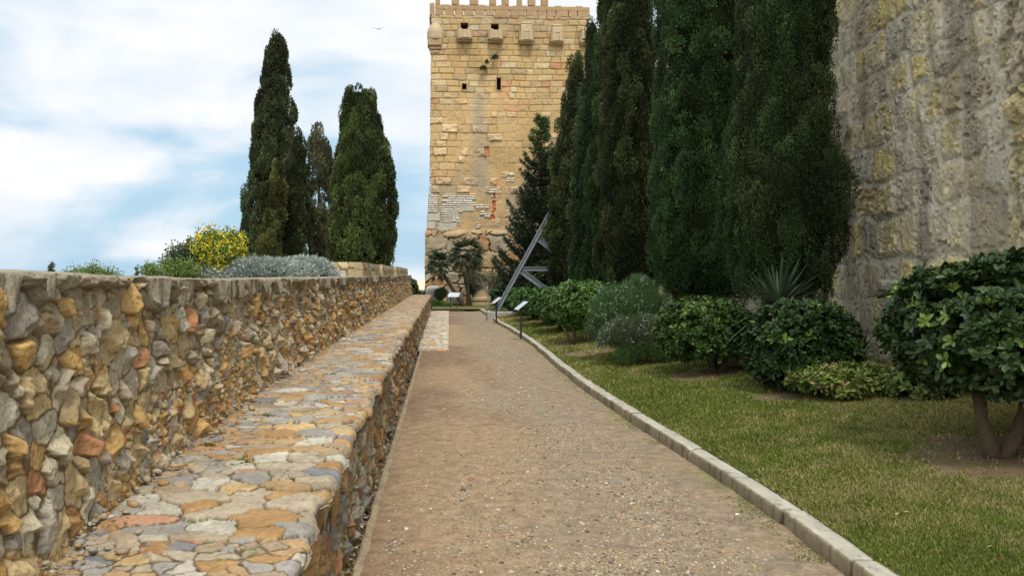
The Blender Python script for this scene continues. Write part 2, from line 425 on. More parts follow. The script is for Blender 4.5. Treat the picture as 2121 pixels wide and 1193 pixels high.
# kerb of concrete blocks
ds = geo(1.2, 41.3, 1100)
prof = np.array([(0, -.05), (.001, .03), (.003, .098), (.008, .114), (.020, .119), (.07, .121), (.11, .121), (.148, .118), (.160, .108), (.166, .05), (.166, -.02)])
D, K = np.meshgrid(ds, np.arange(len(prof)), indexing='ij')
joints = np.cumsum(np.random.default_rng(4).uniform(.85, 1.15, 60)) + .6
jd = np.min(np.abs(D[..., None] - joints[None, None, :]), -1); blk = np.searchsorted(joints, D.ravel()).reshape(D.shape)
off = (hsh(blk, 0, 9) - .5) * .03; offz = (hsh(blk, 0, 10) - .5) * .012
w = (1 - sst(.003, .010 + .0016 * D, jd))
X = kerbXs(D) + prof[K, 0] + off * .6 + .006 * (fbm(D * 9, K * .8, 33, 4) - .5) + w * .012 * (K < 5) 
Z = prof[K, 1] + offz * 1.6 + .008 * (fbm(D * 7, K * 1., 34, 4) - .5) - w * .012 * (K > 2)
chip = sst(.64, .78, fbm(D * 5, K * .15, 36, 3)) * (K >= 2) * (K <= 4)
Z = Z - chip * .02; X = X + chip * .008
ck = np.where(K[..., None] >= 4, lin(170, 164, 150), lin(140, 126, 102)) * (.68 + .5 * fbm(D * 3, K * .5, 35, 4))[..., None]
strk = sst(.5, .68, fbm(D * 14, K * .15, 37, 3)) * (K <= 3)
ck = ck * (1 - .45 * strk[..., None]) * (1 - .75 * w[..., None])
struct(mesh('kerb', np.stack([X, D, Z], -1), gridf(*D.shape), M_kerb, ck, smooth=True))

# lawn surface
D, T = np.meshgrid(geo(1.2, 41.4, 260), np.linspace(0, 1, 120), indexing='ij')
X = kerbXs(D) + .14 + T * (8.4 - kerbXs(D)); Z = lawnZ(X, D) + .004
SOIL = [(4.25, 6.45, .80, .42), (3.75, 12.3, .70, .35), (3.95, 9.9, .45, .35), (2.75, 19.0, .5, .4), (2.9, 16.8, .6, .4)]
def bare(X, D):
    s = np.zeros(np.shape(X))
    for (a, b, r, q) in SOIL:
        dd = np.hypot(X - a, (D - b) * .9) + (fbm(X * 3, D * 3, 77, 3) - .5) * .5
        s = np.maximum(s, 1 - sst(r * .75, r * 1.05, dd))
    return s
bs = bare(X, D)
dry = sst(.42, .62, fbm(X * .8, D * .5, 81, 4))
gc = (lin(84, 92, 46) * (1 - dry[..., None]) + lin(122, 118, 66) * dry[..., None])
cl = gc * (1 - bs[..., None]) + lin(112, 94, 70) * bs[..., None]
struct(mesh('lawn', np.stack([X, D, Z], -1), gridf(*D.shape), M_lawn, cl, smooth=True))
D, X = np.meshgrid(np.linspace(41.4, 49.5, 30), np.linspace(-.55, 9, 40), indexing='ij')
Z = lawnZ(X, D) * 1.0; Z = np.where(D < 41.42, .1, Z)
struct(mesh('far_lawn', np.stack([X, D, Z], -1), gridf(*D.shape)[:, ::-1], M_lawn, np.broadcast_to(lin(104, 104, 58), X.shape + (3,)), smooth=True))

# ================================================================== BENCH AND RUBBLE WALL
bench = tag(empty('stone_bench', (XL - .4, 20, 0)), 'long low ledge of flat multicoloured paving stones running along the foot of the rubble wall', 'stone ledge')
ds = geo(1.6, DEND, 1500)
tt = np.concatenate([np.linspace(0, 1, 150)])
Wd = XL - XW + .06
nu = 170; prof_len = Wd + .05
D, S = np.meshgrid(ds, np.linspace(0, 1, nu) * prof_len, indexing='ij')
flatL = Wd - .035
over = np.maximum(S - flatL, 0) / .055              # rounds over the front edge
ang = np.clip(over, 0, 1.3) * (math.pi / 2) * .8
X = XW - .03 + np.minimum(S, flatL) + .035 * np.sin(ang) + sst(flatL - .15, flatL, S) * .05 * (vn(D * 3.6, D * 0, 141) + .5 * vn(D * 9, D * 0, 142) - .75)
Z = ledgeZ(D) - .035 * (1 - np.cos(ang)) - .01
h, m, ci, cj = rocks(S * 1.0, D * 1.38, .178, 101, edge=.085, slope=.16, flat=.36, hv=.34, drop=.30, warp=.24, size=.22, jit=1.0)
mort = fbm(S * 30, D * 30, 102, 4)
hh = .066 * h * m + .010 * (mort - .5) + .014 * (fbm(S * 12, D * 12, 103, 4) - .5) * m
chk_h, chk_m, chk_i, chk_j = rocks(S, D * 1.2, .085, 131, edge=.2, slope=.4, flat=.45, drop=.3)
chk = sst(.56, .62, fbm(S * 3, D * 2.4, 132, 3))
lay = np.abs((fbm(S * 7, D * 5, 133, 4) * 6) % 1 - .5)                    # split layers on the slab faces
hh = hh * (1 - chk) + .030 * chk_h * chk_m * chk + .010 * lay * m
nearw = sst(.22, .0, S + .15 * (fbm(D * 1.2, D * 0, 104, 3) - .5))      # debris and mortar at the wall foot
hs, ms, cis, cjs = rocks(S, D, .075, 111, edge=.35, slope=.5, flat=.5, drop=.4)
hh = hh * (1 - nearw) + nearw * (.03 * hs * ms + .02 * nearw)
Nx = np.sin(ang); Nz = np.cos(ang)
pal_top = [(3.4, (156, 142, 122)), (2.6, (160, 132, 96)), (1.7, (154, 120, 80)), (2, (142, 136, 128)), (.9, (162, 122, 96)), (1.3, (172, 164, 148)), (.5, (114, 114, 116)), (2.4, (146, 128, 106)), (1.2,(168,142,102))]
cs = pick(hsh(ci, cj, 7), pal_top) * (.88 + .24 * hsh(ci, cj, 8))[..., None] * (.8 + .4 * fbm(S * 9, D * 9, 105, 4))[..., None]
cmo = lin(84, 68, 48) * (.8 + .4 * mort)[..., None]
c2 = pick(hsh(cis, cjs, 7), pal_top) * ms[..., None] + cmo * (1 - ms[..., None])
mm_ = sst(.15, .6, m)
cchk = pick(hsh(chk_i, chk_j, 7), pal_top); mk_ = sst(.1, .6, chk_m)[..., None]
c = cs * mm_[..., None] + cmo * (1 - mm_[..., None]); c = c * (1 - chk[..., None]) + (cchk * mk_ + cmo * (1 - mk_)) * chk[..., None]; c = c * (1 - nearw[..., None]) + c2 * nearw[..., None]
grn = (1 - mm_) * sst(.62, .72, fbm(S * 4, D * 3, 106, 3)) * .7
c = c * (1 - grn[..., None]) + lin(72, 84, 40) * grn[..., None]
V = np.stack([X + Nx * hh, D, Z + Nz * hh], -1)
adopt(bench, mesh('paved_top', V, gridf(*D.shape), M_slab, c, smooth=False))

pal_face = [(3, (150, 136, 112)), (3, (154, 122, 82)), (2, (162, 140, 106)), (2, (132, 126, 116)), (.6, (152, 110, 78)), (1, (176, 166, 148))]
def face(name, ds, Xb, z0, z1, nrow, s, seed, amp, pal, mortar, parent, edge=.24, slope=.75, flat=.42, drop=.22, hv=.35, top_in=.0, gray_top=0, mat=None, sy=1.0, lipfade=.03):
    D, T = np.meshgrid(ds, np.linspace(0, 1, nrow), indexing='ij')
    Z0 = z0(D) if callable(z0) else z0 + 0 * D; Z1 = z1(D) if callable(z1) else z1 + 0 * D
    Z = Z0 + T * (Z1 - Z0)
    h, m, ci, cj = rocks(D * sy, Z, s, seed, edge=edge, slope=slope, flat=flat, drop=drop, hv=hv, warp=.14, size=.5)
    h2, m2, ci2, cj2 = rocks(D * sy, Z, s * .42, seed + 300, edge=.35, slope=.7, flat=.5, drop=.35)
    small = sst(.50, .58, fbm(D * 1.3, Z * 2.2, seed + 9, 3)) # clusters of small stones
    small = small * (1 - sst(.5, .9, m) * (hsh(ci, cj, 3) > .35))
    fine = fbm(D * 28, Z * 28, seed + 2, 4) - .5; mid = fbm(D * 9, Z * 9, seed + 4, 4) - .5
    hb = (h + .10 * hsh(ci, cj, 12)) * m + mid * .22 * m
    hs_ = .42 * h2 * m2 + .18
    pit = sst(.60, .75, fbm(D * 16, Z * 16, seed + 21, 3))
    H = amp * ((hb * (1 - small) + hs_ * small) + fine * .20 - .16 * pit * (hsh(ci, cj, 17) > .45))
    H = np.maximum(H, amp * (.17 + .22 * (mid + fine * .8)) * (1.0 if gray_top else .4))      # mortar bed between the stones
    H = H * sst(0, lipfade, 1 - T + 1e-9) if lipfade else H
    cc_ = pick(np.clip(hsh(ci, cj, 5), 0, .999), pal) ; c2 = pick(hsh(ci2, cj2, 5), pal)
    if gray_top:
        gt = sst(.42, .62, T + .5 * (fbm(D * .5, Z * .5, seed + 11, 3) - .5)) * (1 - sst(5, 16, D) * .7)
        sel = (hsh(ci, cj, 13) < gt * .62) * .8
        gcol = pick(hsh(ci, cj, 14), [(2, (156, 146, 130)), (2, (140, 130, 114)), (1.5, (156, 138, 108)), (1, (172, 162, 144))])
        cc_ = cc_ * (1 - sel[..., None]) + gcol * sel[..., None]
    mt = lin(*mortar) * (.75 + .5 * fbm(D * 12, Z * 12, seed + 6, 4))[..., None]
    A = sst(.1, .5, m)[..., None]; B = sst(.1, .5, m2)[..., None]; sm = small[..., None]
    col = (cc_ * A + mt * (1 - A)) * (1 - sm) + (c2 * B + mt * (1 - B)) * sm
    col = col * (.78 + .44 * fbm(D * 7, Z * 7, seed + 8, 4))[..., None]
    Xb_ = Xb + top_in * T
    V = np.stack([Xb_ + H, D, Z], -1)
    return mesh(name, V, gridf(*D.shape)[:, ::-1] if False else gridf(*D.shape), mat or M_rub, col, smooth=False, parent=None)
adopt(bench, face('front_face', geo(1.6, DEND, 1300), XL - .005, -.12, lambda D: ledgeZ(D) - .02, 110, .15, 201, .085, pal_face, (78, 66, 50), None, top_in=-.02, edge=.22, slope=1.3, flat=.62, hv=.5))
adopt(bench, MB().box((XL - .5, DEND + .01, .38), (.96, .06, .80), bev=.01).build('end_face', M_conc))

wall = tag(empty('rubble_wall', (XW - .3, 20, 0)), 'long waist high rubble wall of rough grey and ochre stones at the left of the path', 'stone wall')
pal_wall = [(3.6, (182, 146, 94)), (3.4, (182, 158, 118)), (1.8, (164, 154, 138)), (1.5, (168, 128, 80)), (.6, (172, 124, 88)), (1.8, (188, 174, 148)), (1.2, (142, 132, 120))]
adopt(wall, face('wall_face', geo(1.6, DEND, 1500), XW + .055, lambda D: ledgeZ(D) - .04, lambda D: wallZ(D) - .03, 220, .098, 301, .105, pal_wall, (108, 86, 58), None, gray_top=1, slope=1.2, edge=.22, flat=.60, hv=.55, drop=.36, lipfade=.0, top_in=-.085))
# rough mortared coping
ds = geo(1.6, DEND, 1300)
prof = np.array([(-.09, -.062), (-.03, -.056), (-.01, -.050), (.008, -.042), (.016, -.030), (.016, -.014), (.008, -.004), (-.01, 0), (-.05, .006), (-.12, .006), (-.2, .0), (-.3, .004), (-.4, .0), (-.5, -.004), (-.53, -.05), (-.54, -.5)])
prof = np.stack([np.interp(np.linspace(0, 15, 46), np.arange(16), prof[:, i]) for i in (0, 1)], 1)
D, K = np.meshgrid(ds, np.arange(46), indexing='ij'); KI = K; K = K / 3.0
profK = prof[KI]
lip = fbm(D * 6, K * .25, 401, 4) - .5; lip2 = vn(D * 9, K * .05, 402)
X = XW + .025 + profK[..., 0] + .09 * lip * (K < 9) + .05 * (vn(D * 5.4, D * 0, 403) - .5) * (K < 9) + .035 * (fbm(D * 24, K * .9, 407, 4) - .5)
Z = wallZ(D) + profK[..., 1] + .016 * (fbm(D * 4, K * .4, 404, 4) - .5) * (K > 4) - (K <= 5) * .10 * (sst(.40, .62, lip2)) * (.5 + fbm(D * 15, K * .1, 408, 3)) + .03 * (fbm(D * .8, 0 * D, 405, 2) - .5) * (K > 3)
cw = lin(146, 135, 116) * (.68 + .5 * fbm(D * 8, K * .6, 406, 4))[..., None]
adopt(wall, mesh('coping', np.stack([X, D, Z], -1), gridf(*D.shape)[:, ::-1], M_rub, cw, smooth=True))
adopt(wall, MB().box((XW - .26, DEND - .02, .9), (.52, .08, 1.66), bev=.02).build('end_face', M_conc))

# tufts of weeds on the bench
def blades(name, pos, L, W, dirs, cols, mat, parent=None, droop=0.0, rng=None):
    """one folded 2-quad strip per blade"""
    n = len(pos); up = dirs / np.linalg.norm(dirs, axis=1, keepdims=True)
    side = np.cross(up, rng.normal(size=(n, 3))); side /= np.linalg.norm(side, axis=1, keepdims=True)
    L = np.broadcast_to(L, (n,))[:, None]; W = np.broadcast_to(W, (n,))[:, None]
    mid = pos + up * L * .5; tip = pos + up * L + np.array([0, 0, -1.]) * L * droop
    V = np.stack([pos - side * W * .35, pos + side * W * .35, mid + side * W * .5, mid - side * W * .5, tip], 1).reshape(-1, 3)
    b = np.arange(n)[:, None] * 5
    Fc = np.concatenate([b + np.array([0, 1, 2, 3]), ], 0)
    # tip triangles as degenerate-free quads are avoided: use tris for all
    T = np.concatenate([b + np.array([0, 1, 2]), b + np.array([0, 2, 3]), b + np.array([3, 2, 4])], 0)
    return mesh(name, V, T, mat, np.repeat(cols, 5, 0), False, parent)
rg = np.random.default_rng(7); Pw = []; Dw = []
for (d, x, q) in [(7.4, -1.50, 1.2), (4.62, -1.10, .8), (4.35, -.80, .7), (5.4, -1.46, 1), (13.2, -1.49, 2), (5.0, -1.40, .6), (9.2, -1.50, 1.3), (5.9, -1.2, .6), (6.4, -.95, .6), (16.5, -1.5, 2)]:
    n = 120; Pw.append(np.stack([x + rg.normal(0, .035, n) * q, d + rg.normal(0, .05, n) * q, np.full(n, float(ledgeZ(d)) - .002)], 1))
    Dw.append(np.stack([rg.normal(0, .6, n), rg.normal(0, .6, n), rg.uniform(.2, .8, n)], 1))
Pw = np.concatenate(Pw); n = len(Pw)
struct(blades('weeds', Pw, rg.uniform(.012, .034, n), .009, np.concatenate(Dw), lin(92, 110, 48) * rg.uniform(.6, 1.2, (n, 1)), M_matte, rng=rg, droop=.2), 'stuff')

# ================================================================== PEBBLES
def pebbles(name, pos, size, cols, mat, seed):
    rg = np.random.default_rng(seed); n = len(pos)
    g = (1 + 5 ** .5) / 2
    I = np.array([(-1, g, 0), (1, g, 0), (-1, -g, 0), (1, -g, 0), (0, -1, g), (0, 1, g), (0, -1, -g), (0, 1, -g), (g, 0, -1), (g, 0, 1), (-g, 0, -1), (-g, 0, 1)]) / math.hypot(1, g)
    T = np.array([(0, 11, 5), (0, 5, 1), (0, 1, 7), (0, 7, 10), (0, 10, 11), (1, 5, 9), (5, 11, 4), (11, 10, 2), (10, 7, 6), (7, 1, 8), (3, 9, 4), (3, 4, 2), (3, 2, 6), (3, 6, 8), (3, 8, 9), (4, 9, 5), (2, 4, 11), (6, 2, 10), (8, 6, 7), (9, 8, 1)])
    a = rg.uniform(0, 2 * math.pi, n)
    S = np.stack([rg.uniform(.7, 1.4, n), rg.uniform(.6, 1.0, n), rg.uniform(.3, .65, n)], 1) * size[:, None]
    V = I[None] * rg.uniform(.75, 1.15, (n, 12, 1)) * S[:, None, :]
    c, s = np.cos(a)[:, None], np.sin(a)[:, None]
    V = np.stack([V[..., 0] * c - V[..., 1] * s, V[..., 0] * s + V[..., 1] * c, V[..., 2]], -1) + pos[:, None, :]
    Fc = (T[None] + np.arange(n)[:, None, None] * 12).reshape(-1, 3)
    return mesh(name, V, Fc, mat, np.repeat(cols, 12, 0))
rg = np.random.default_rng(11)
def scatter_path(N, far):
    d = 1 / rg.uniform(1 / far, 1 / 2.2, N); tt = rg.beta(1.25, 1.1, N)
    x = -.46 + tt * (kerbXs(d) + .44)
    dens = .35 + .65 * sst(.2, .6, tt + .6 * (fbm(x * .55, d * .45, 11, 4) - .5))
    dens *= .35 + .65 * sst(.38, .58, fbm(x * 2.2, d * 1.6, 14, 4))
    keep = (rg.random(N) < dens) & ~((x < .35) & (d > 19.3))
    return x[keep], d[keep]
def pathz(x, d): return .015 * (fbm(x * .55, d * .45, 11, 4) - .5) * 2 + .012 * (fbm(x * 3, d * 3, 13, 3) - .5)
pal_p = [(4, (150, 136, 114)), (3, (164, 154, 136)), (2, (118, 104, 86)), (1.8, (158, 128, 94)), (.35, (198, 190, 174)), (.5, (146, 104, 78)), (1.4, (86, 78, 70)), (1.8, (166, 142, 108))]
x, d = scatter_path(300000, 26.); n = len(x); size = np.minimum(.0024 * np.exp(rg.exponential(.33, n)), .006) * (1 + .05 * d)
O = np.array([(1, 0, 0), (0, 1, 0), (-1, 0, 0), (0, -1, 0), (0, 0, 1.)]); OT = np.array([(0, 1, 4), (1, 2, 4), (2, 3, 4), (3, 0, 4)])
a_ = rg.uniform(0, 2 * np.pi, n); sx_ = rg.uniform(.7, 1.5, n) * size; sy_ = rg.uniform(.6, 1.1, n) * size; sz_ = rg.uniform(.4, .9, n) * size
Vp = O[None] * np.stack([sx_, sy_, sz_], 1)[:, None] * rg.uniform(.7, 1.2, (n, 5, 1)); c_, s_ = np.cos(a_)[:, None], np.sin(a_)[:, None]
Vp = np.stack([Vp[..., 0] * c_ - Vp[..., 1] * s_, Vp[..., 0] * s_ + Vp[..., 1] * c_, Vp[..., 2]], -1) + np.stack([x, d, pathz(x, d) - .001], 1)[:, None]
struct(mesh('fine_gravel', Vp, (OT[None] + np.arange(n)[:, None, None] * 5).reshape(-1, 3), M_peb, np.repeat(pick(rg.random(n), pal_p), 5, 0)), 'stuff')
x, d = scatter_path(42000, 34.); n = len(x)
size = .0066 * np.exp(rg.exponential(.36, n)) * (1 + .025 * d); size = np.clip(size, 0, .016 + .022 * rg.random(n) ** 10)
struct(pebbles('gravel', np.stack([x, d, pathz(x, d) + size * .05], 1), size, pick(rg.random(n), pal_p), M_peb, 12), 'stuff')
# debris: pebbles on the ledge by the wall and in the gutter
n = 900; d = 1 / rg.uniform(1 / 20., 1 / 2.6, n)
x = XW + .0 + np.abs(rg.normal(0, .10, n)); s_ = .006 * np.exp(rg.exponential(.5, n)); s_ = np.clip(s_, 0, .03)
o1p = np.stack([x, d, ledgeZ(d) + .012 + .03 * sst(.25, 0, x - XW)], 1)
n2 = 500; d2 = 1 / rg.uniform(1 / 19., 1 / 3., n2); o2p = np.stack([rg.uniform(-.6, -.53, n2), d2, np.full(n2, -.06)], 1); s2 = rg.uniform(.006, .022, n2)
struct(pebbles('loose_pebbles', np.concatenate([o1p, o2p]), np.concatenate([s_, s2]), np.concatenate([pick(rg.random(n), pal_top), pick(rg.random(n2), pal_p) * .8]), M_peb, 13), 'stuff')

# ================================================================== TOWER
TD = 48.0; K48 = TD / F
def tx(x): return (x - VX) * K48
def tz(y): return EYE + (HY - y) * K48
def towL(z): return np.interp(z, [-.3, 4.2, 4.3, 7.0, 17.2], [-1.0, -.98, -.90, -.72, -.62])
TW = 8.9; TTOP = tz(31)
tower = tag(empty('stone_tower', (3.7, TD + 4, 0)), 'tall square golden ashlar tower on huge rough base stones at the end of the path', 'tower')
TILT = .045
nu_, nz_ = 420, 700
T, Z = np.meshgrid(np.linspace(0, 1, nu_), np.linspace(-.2, TTOP, nz_), indexing='ij')
XLf = towL(Z); Xr = 8.28 + .1 * sst(4, 0, Z); X = XLf + T * (Xr - XLf)
Yb = TD + TILT * (X - 0)
# courses
rg = np.random.default_rng(5)
tone = .44 + .62 * fbm(X * .35, Z * .35, 91, 5)
zz = [-1.0]
while zz[-1] < 17.5: zz.append(zz[-1] + (rg.uniform(.33, .37) if zz[-1] > 10.5 else rg.uniform(.36, .5)))
e, idx, row, lu, lz = ashlar(X, Z, np.array(zz), .38, .95, 21, warp=.06)
up = sst(10.0, 12.5, Z + 1.2 * (fbm(X * .6, Z * .6, 22, 3) - .5))
r1 = hsh(idx, row, 51); r2 = hsh(idx, row, 52); r3 = hsh(idx, row, 53)
pal_t = [(5, (198, 166, 116)), (4, (188, 156, 106)), (2.5, (206, 180, 138)), (1.5, (170, 146, 110)), (.5, (190, 132, 98)), (.7, (208, 190, 156)), (.6, (172, 150, 116))]
Cb = pick(r1, pal_t)
plast = (lin(196, 164, 116) * (.86 + .28 * fbm(X * 1.2, Z * 1.2, 54, 4))[..., None])
joint = 1 - sst(.008, .045, e)
vis = .10 + .65 * sst(.42, .66, fbm(X * .5, Z * .7, 55, 3)); vis = vis * (1 - up) + up * .85
prot = (r2 < .20) * sst(.01, .07, e) * (1 - up) * sst(4.3, 4.8, Z)
rough_ = fbm(X * 5, Z * 5, 56, 4) - .5
H = .02 * (r3 - .5) * (1 + up) * (e > .02) + .05 * rough_ * (.5 + .9 * (r1 > .7)) - .04 * joint * vis + .10 * prot * (.6 + rough_)
mixb = (.42 + .40 * up)[..., None] * vis[..., None] + .0
C = plast * (1 - mixb) + Cb * mixb
C = C * (1 - prot[..., None] * .6) + lin(216, 190, 154) * prot[..., None] * .6
C = C * (1 - .40 * (joint * vis)[..., None])
pinkz = sst(.62, .74, fbm(X * .9, Z * 1.3, 57, 3)) * .35
C = C * (1 - pinkz[..., None]) + lin(206, 150, 112) * pinkz[..., None]
# grey weathering streak down the middle, greyer low part
sx = np.exp(-((X - tx(993) + .25 * (fbm(Z * .5, Z * 0, 58, 2) - .5)) / .38) ** 2) * sst(5.5, 7.5, Z) * (1 - sst(11.5, 12.8, Z)) * (.35 + .75 * fbm(X * 2.5, Z * 2.2, 59, 4))
greyl = .75 * sst(8.8, 5.5, Z) * sst(.30, .52, fbm(X * .7, Z * .8, 60, 3))
top_g = .5 * sst(14.2, 16.2, Z) * (.3 + fbm(X * .8, Z * .5, 68, 3))
C = C * tone[..., None]
gm = np.clip(sx * 1.2 + greyl + top_g * .7, 0, .85)[..., None]
C = C * (1 - gm) + lin(150, 138, 118) * gm
# thin white repair slabs and grey blocks
PX = VX + X / K48; PY = HY - (Z - EYE) / K48
white = np.zeros(X.shape)
for (a, b, c_, d_) in [(880, 350, 894, 406), (880, 404, 906, 440), (916, 403, 984, 414), (914, 413, 986, 427), (912, 426, 950, 440), (950, 424, 958, 440), (986, 425, 1013, 437), (915, 440, 926, 452), (1012, 386, 1029, 400), (1017, 404, 1026, 410), (938, 451, 952, 462), (995, 433, 1003, 446), (985, 462, 995, 472), (1050, 360, 1066, 376), (1003, 443, 1016, 452)]:
    jx = 3 * (fbm(X * 2, Z * 6, 61, 2) - .5)
    white = np.maximum(white, ((PX + jx > a) & (PX + jx < b if False else PX + jx < c_) & (PY > b) & (PY < d_)) * 1.0)
zs2 = np.arange(-1, 18, .125)
e2, id2, row2, _, _ = ashlar(X, Z, zs2, .25, .75, 62, warp=.015)
slab = sst(.012, .03, e2) * (hsh(id2, row2, 63) > .12)
wc = lin(206, 202, 194) * (.85 + .25 * hsh(id2, row2, 64))[..., None]
wm = lin(156, 134, 104)
Cw = wc * slab[..., None] + wm * (1 - slab[..., None])
C = C * (1 - white[..., None]) + Cw * white[..., None]
H = H * (1 - white) + white * (.05 * slab + .01)
for (a, b, c_, d_, g_) in [(885, 443, 911, 458, 176), (884, 460, 901, 475, 180), (908, 463, 946, 477, 170), (926, 439, 950, 451, 168), (916, 452, 938, 462, 160), (951, 426, 981, 438, 174)]:
    q = (PX > a) & (PX < c_) & (PY > b) & (PY < d_); qb = q[..., None]
    C = np.where(qb, lin(g_, g_ * .96, g_ * .87), C); H = np.where(q, .04, H)
# eroded red brick scar
qs = (np.abs(PX - 1022 + 3 * (fbm(Z * 2, Z * 0, 65, 2) - .5)) < 4.5) & (PY > 398) & (PY < 455) & (fbm(X * 4, Z * 5, 66, 3) > .42)
C = np.where(qs[..., None], lin(176, 96, 62), C); H = np.where(qs, H - .08, H)
# huge rough base stones
hc, mc, ci, cj = rocks(X * .72, Z * 1.08, .60, 71, edge=.17, slope=.35, flat=.35, drop=.22, warp=.14, size=.5)
h3, m3, ci3, cj3 = rocks(X, Z, .22, 73, edge=.3, slope=.4, flat=.4)
base_z = sst(4.05, 4.35, Z); lowm = (1 - base_z)
pal_c = [(3, (166, 144, 112)), (1.5, (160, 124, 88)), (3, (158, 146, 126)), (2, (148, 134, 110)), (1.2, (168, 134, 100))]
Cc = pick(hsh(ci, cj, 5), pal_c) * (.72 + .5 * fbm(X * 2.4, Z * 2.4, 74, 4))[..., None]
Cs = pick(hsh(ci3, cj3, 5), pal_c)
mk = sst(.12, .5, mc)[..., None]
mk3 = sst(.1, .5, m3)[..., None] * .8
Cc = Cc * mk + (1 - mk) * (Cs * mk3 + lin(92, 66, 46) * (1 - mk3))
Hc = .06 + .40 * hc * mc + .12 * h3 * m3 * (1 - mc) + .12 * (fbm(X * 3, Z * 3, 75, 4) - .5) * mc - .12 * (1 - mc) * (1 - m3)
C = C * base_z[..., None] + Cc * lowm[..., None]; H = H * base_z + Hc * lowm
edge_t = sst(0, .012, np.minimum(T, 1 - T)); 
V = np.stack([X, Yb - H, Z], -1)
Fc = gridf(*X.shape)
cx_ = PX.ravel()[Fc].mean(1); cy_ = PY.ravel()[Fc].mean(1)
holes = [(957, 173, 966.5, 185.5), (1029, 160, 1038, 186), (1003, 302.5, 1013, 322), (954, 47, 970, 67), (1017, 48, 1033.5, 70)]
keep = np.ones(len(Fc), bool)
for (a, b, c_, d_) in holes: keep &= ~((cx_ > a) & (cx_ < c_) & (cy_ > b) & (cy_ < d_))
for (a, b, c_, d_) in [(929, 112, 930.3, 125), (1088.5, 113, 1090, 126), (1125, 113, 1126.8, 126), (1157, 114, 1158, 126), (1084.5, 85, 1086, 97)]:
    pass
adopt(tower, mesh('front_wall', V, Fc[:, ::-1], M_tow, C, True, None, keep))
# dark vertical joints between blocks near the top are sunk grooves
# other three walls
def tow_side(x0, y0, x1, y1, nm):
    L = math.hypot(x1 - x0, y1 - y0)
    T, Z = np.meshgrid(np.linspace(0, 1, 120), np.linspace(-4, TTOP, 260), indexing='ij')
    U = T * L + 40 * (nm == 'left') 
    e, idx, row, _, _ = ashlar(U, Z, np.array([-5] + zz), .42, .85, 31 + len(nm))
    C = pick(hsh(idx, row, 51), pal_t) * (1 - .5 * (1 - sst(.01, .05, e)))[..., None]
    H = -.03 * (1 - sst(.01, .06, e)) + .04 * (fbm(U * 4, Z * 4, 9, 3) - .5)
    nx, ny = (y1 - y0) / L, -(x1 - x0) / L
    inn = (towL(Z) + .65) if nm == 'left' else 0 * Z
    H = H * sst(0, .03, np.minimum(T, 1 - T))
    return mesh('side_wall', np.stack([x0 + T * (x1 - x0) + nx * H + inn, y0 + T * (y1 - y0) + ny * H, Z], -1), gridf(*T.shape), M_tow, C, True)
yl = TD - .03; yr = TD + TILT * 8.28
adopt(tower, tow_side(-.65, yl, -.65, yl + 9, 'left'), tow_side(8.3, yr, 8.3, yr + 9, 'right'), tow_side(8.3, yr + 9, -.65, yl + 9, 'rear'))
adopt(tower, MB().box((3.82, TD + 4.7, TTOP - .2), (8.7, 8.4, .2)).build('roof_deck', M_conc))
# parapet with arrow slits
M_towp = stone_mat('parapet_stone', base=lin(158, 130, 98), bump=0.6, sc=5, vary=0.3, sc2=1.1, dist=.05)
slits = [860 + .285 * q for q in (211, 287, 354, 430, 509, 578, 688, 807, 892, 957, 1025, 1117, 1185)]
pb = MB(); zt0, zt1 = TTOP, tz(20); ztop = tz(10.5)
edges = [tx(901.5)] + [tx(s) for s in slits] + [8.32]
def fy(x): return TD + TILT * x
for i in range(len(edges) - 1):
    a = edges[i] + (.03 if i else 0); b = edges[i + 1] - (.03 if i < len(edges) - 2 else 0)
    c_ = (a + b) / 2
    pb.box((c_, fy(c_) + .13, (zt0 + zt1) / 2), (b - a, .28, zt1 - zt0 + .004), rz=math.atan(TILT))
nseg = 22
for k in range(nseg):
    a = edges[0] + (edges[-1] - edges[0]) * k / nseg; b = edges[0] + (edges[-1] - edges[0]) * (k + 1) / nseg; c_ = (a + b) / 2
    hgt = ztop - zt1 + .03 * math.sin(k * 2.3)
    pb.box((c_, fy(c_) + .132, zt1 + hgt / 2 + .002), (b - a + .01, .29, hgt), rz=math.atan(TILT), bev=.02)
adopt(tower, pb.build('parapet', M_towp))
for (x0, y0, x1, y1) in [(-.62, yl + .3, -.62, yl + 9), (8.2, yr + .3, 8.2, yr + 9), (-.5, yl + 8.9, 8.1, yr + 8.9)]:
    c_ = ((x0 + x1) / 2, (y0 + y1) / 2, (TTOP + ztop) / 2 - .3); dx, dy = max(abs(x1 - x0), .28), max(abs(y1 - y0), .28)
    adopt(tower, MB().box(c_, (dx, dy, ztop - TTOP - .6), bev=.02).build('parapet', M_towp))
for (a, b) in [(902, 911.5), (935.5, 951), (973, 991), (1014, 1028), (1040, 1054.5), (1071.5, 1082), (1094.5, 1110), (1122, 1136.5)]:
    xa, xb = tx(a), tx(b); c_ = (xa + xb) / 2
    m_ = MB().box((c_, fy(c_) + .14, ztop + .42), (xb - xa, .30, .86), rz=math.atan(TILT), bev=.05)
    m_.box((c_, fy(c_) + .14, ztop + .90), ((xb - xa) * .7, .26, .14), rz=math.atan(TILT), bev=.05)
    adopt(tower, m_.build('merlon', M_towp))
for k in range(9):
    adopt(tower, MB().box((-.62 + .0, yl + 1 + k * .95, ztop + .3), (.28, .42, .75), bev=.05).build('merlon', M_towp)) if k % 2 else None
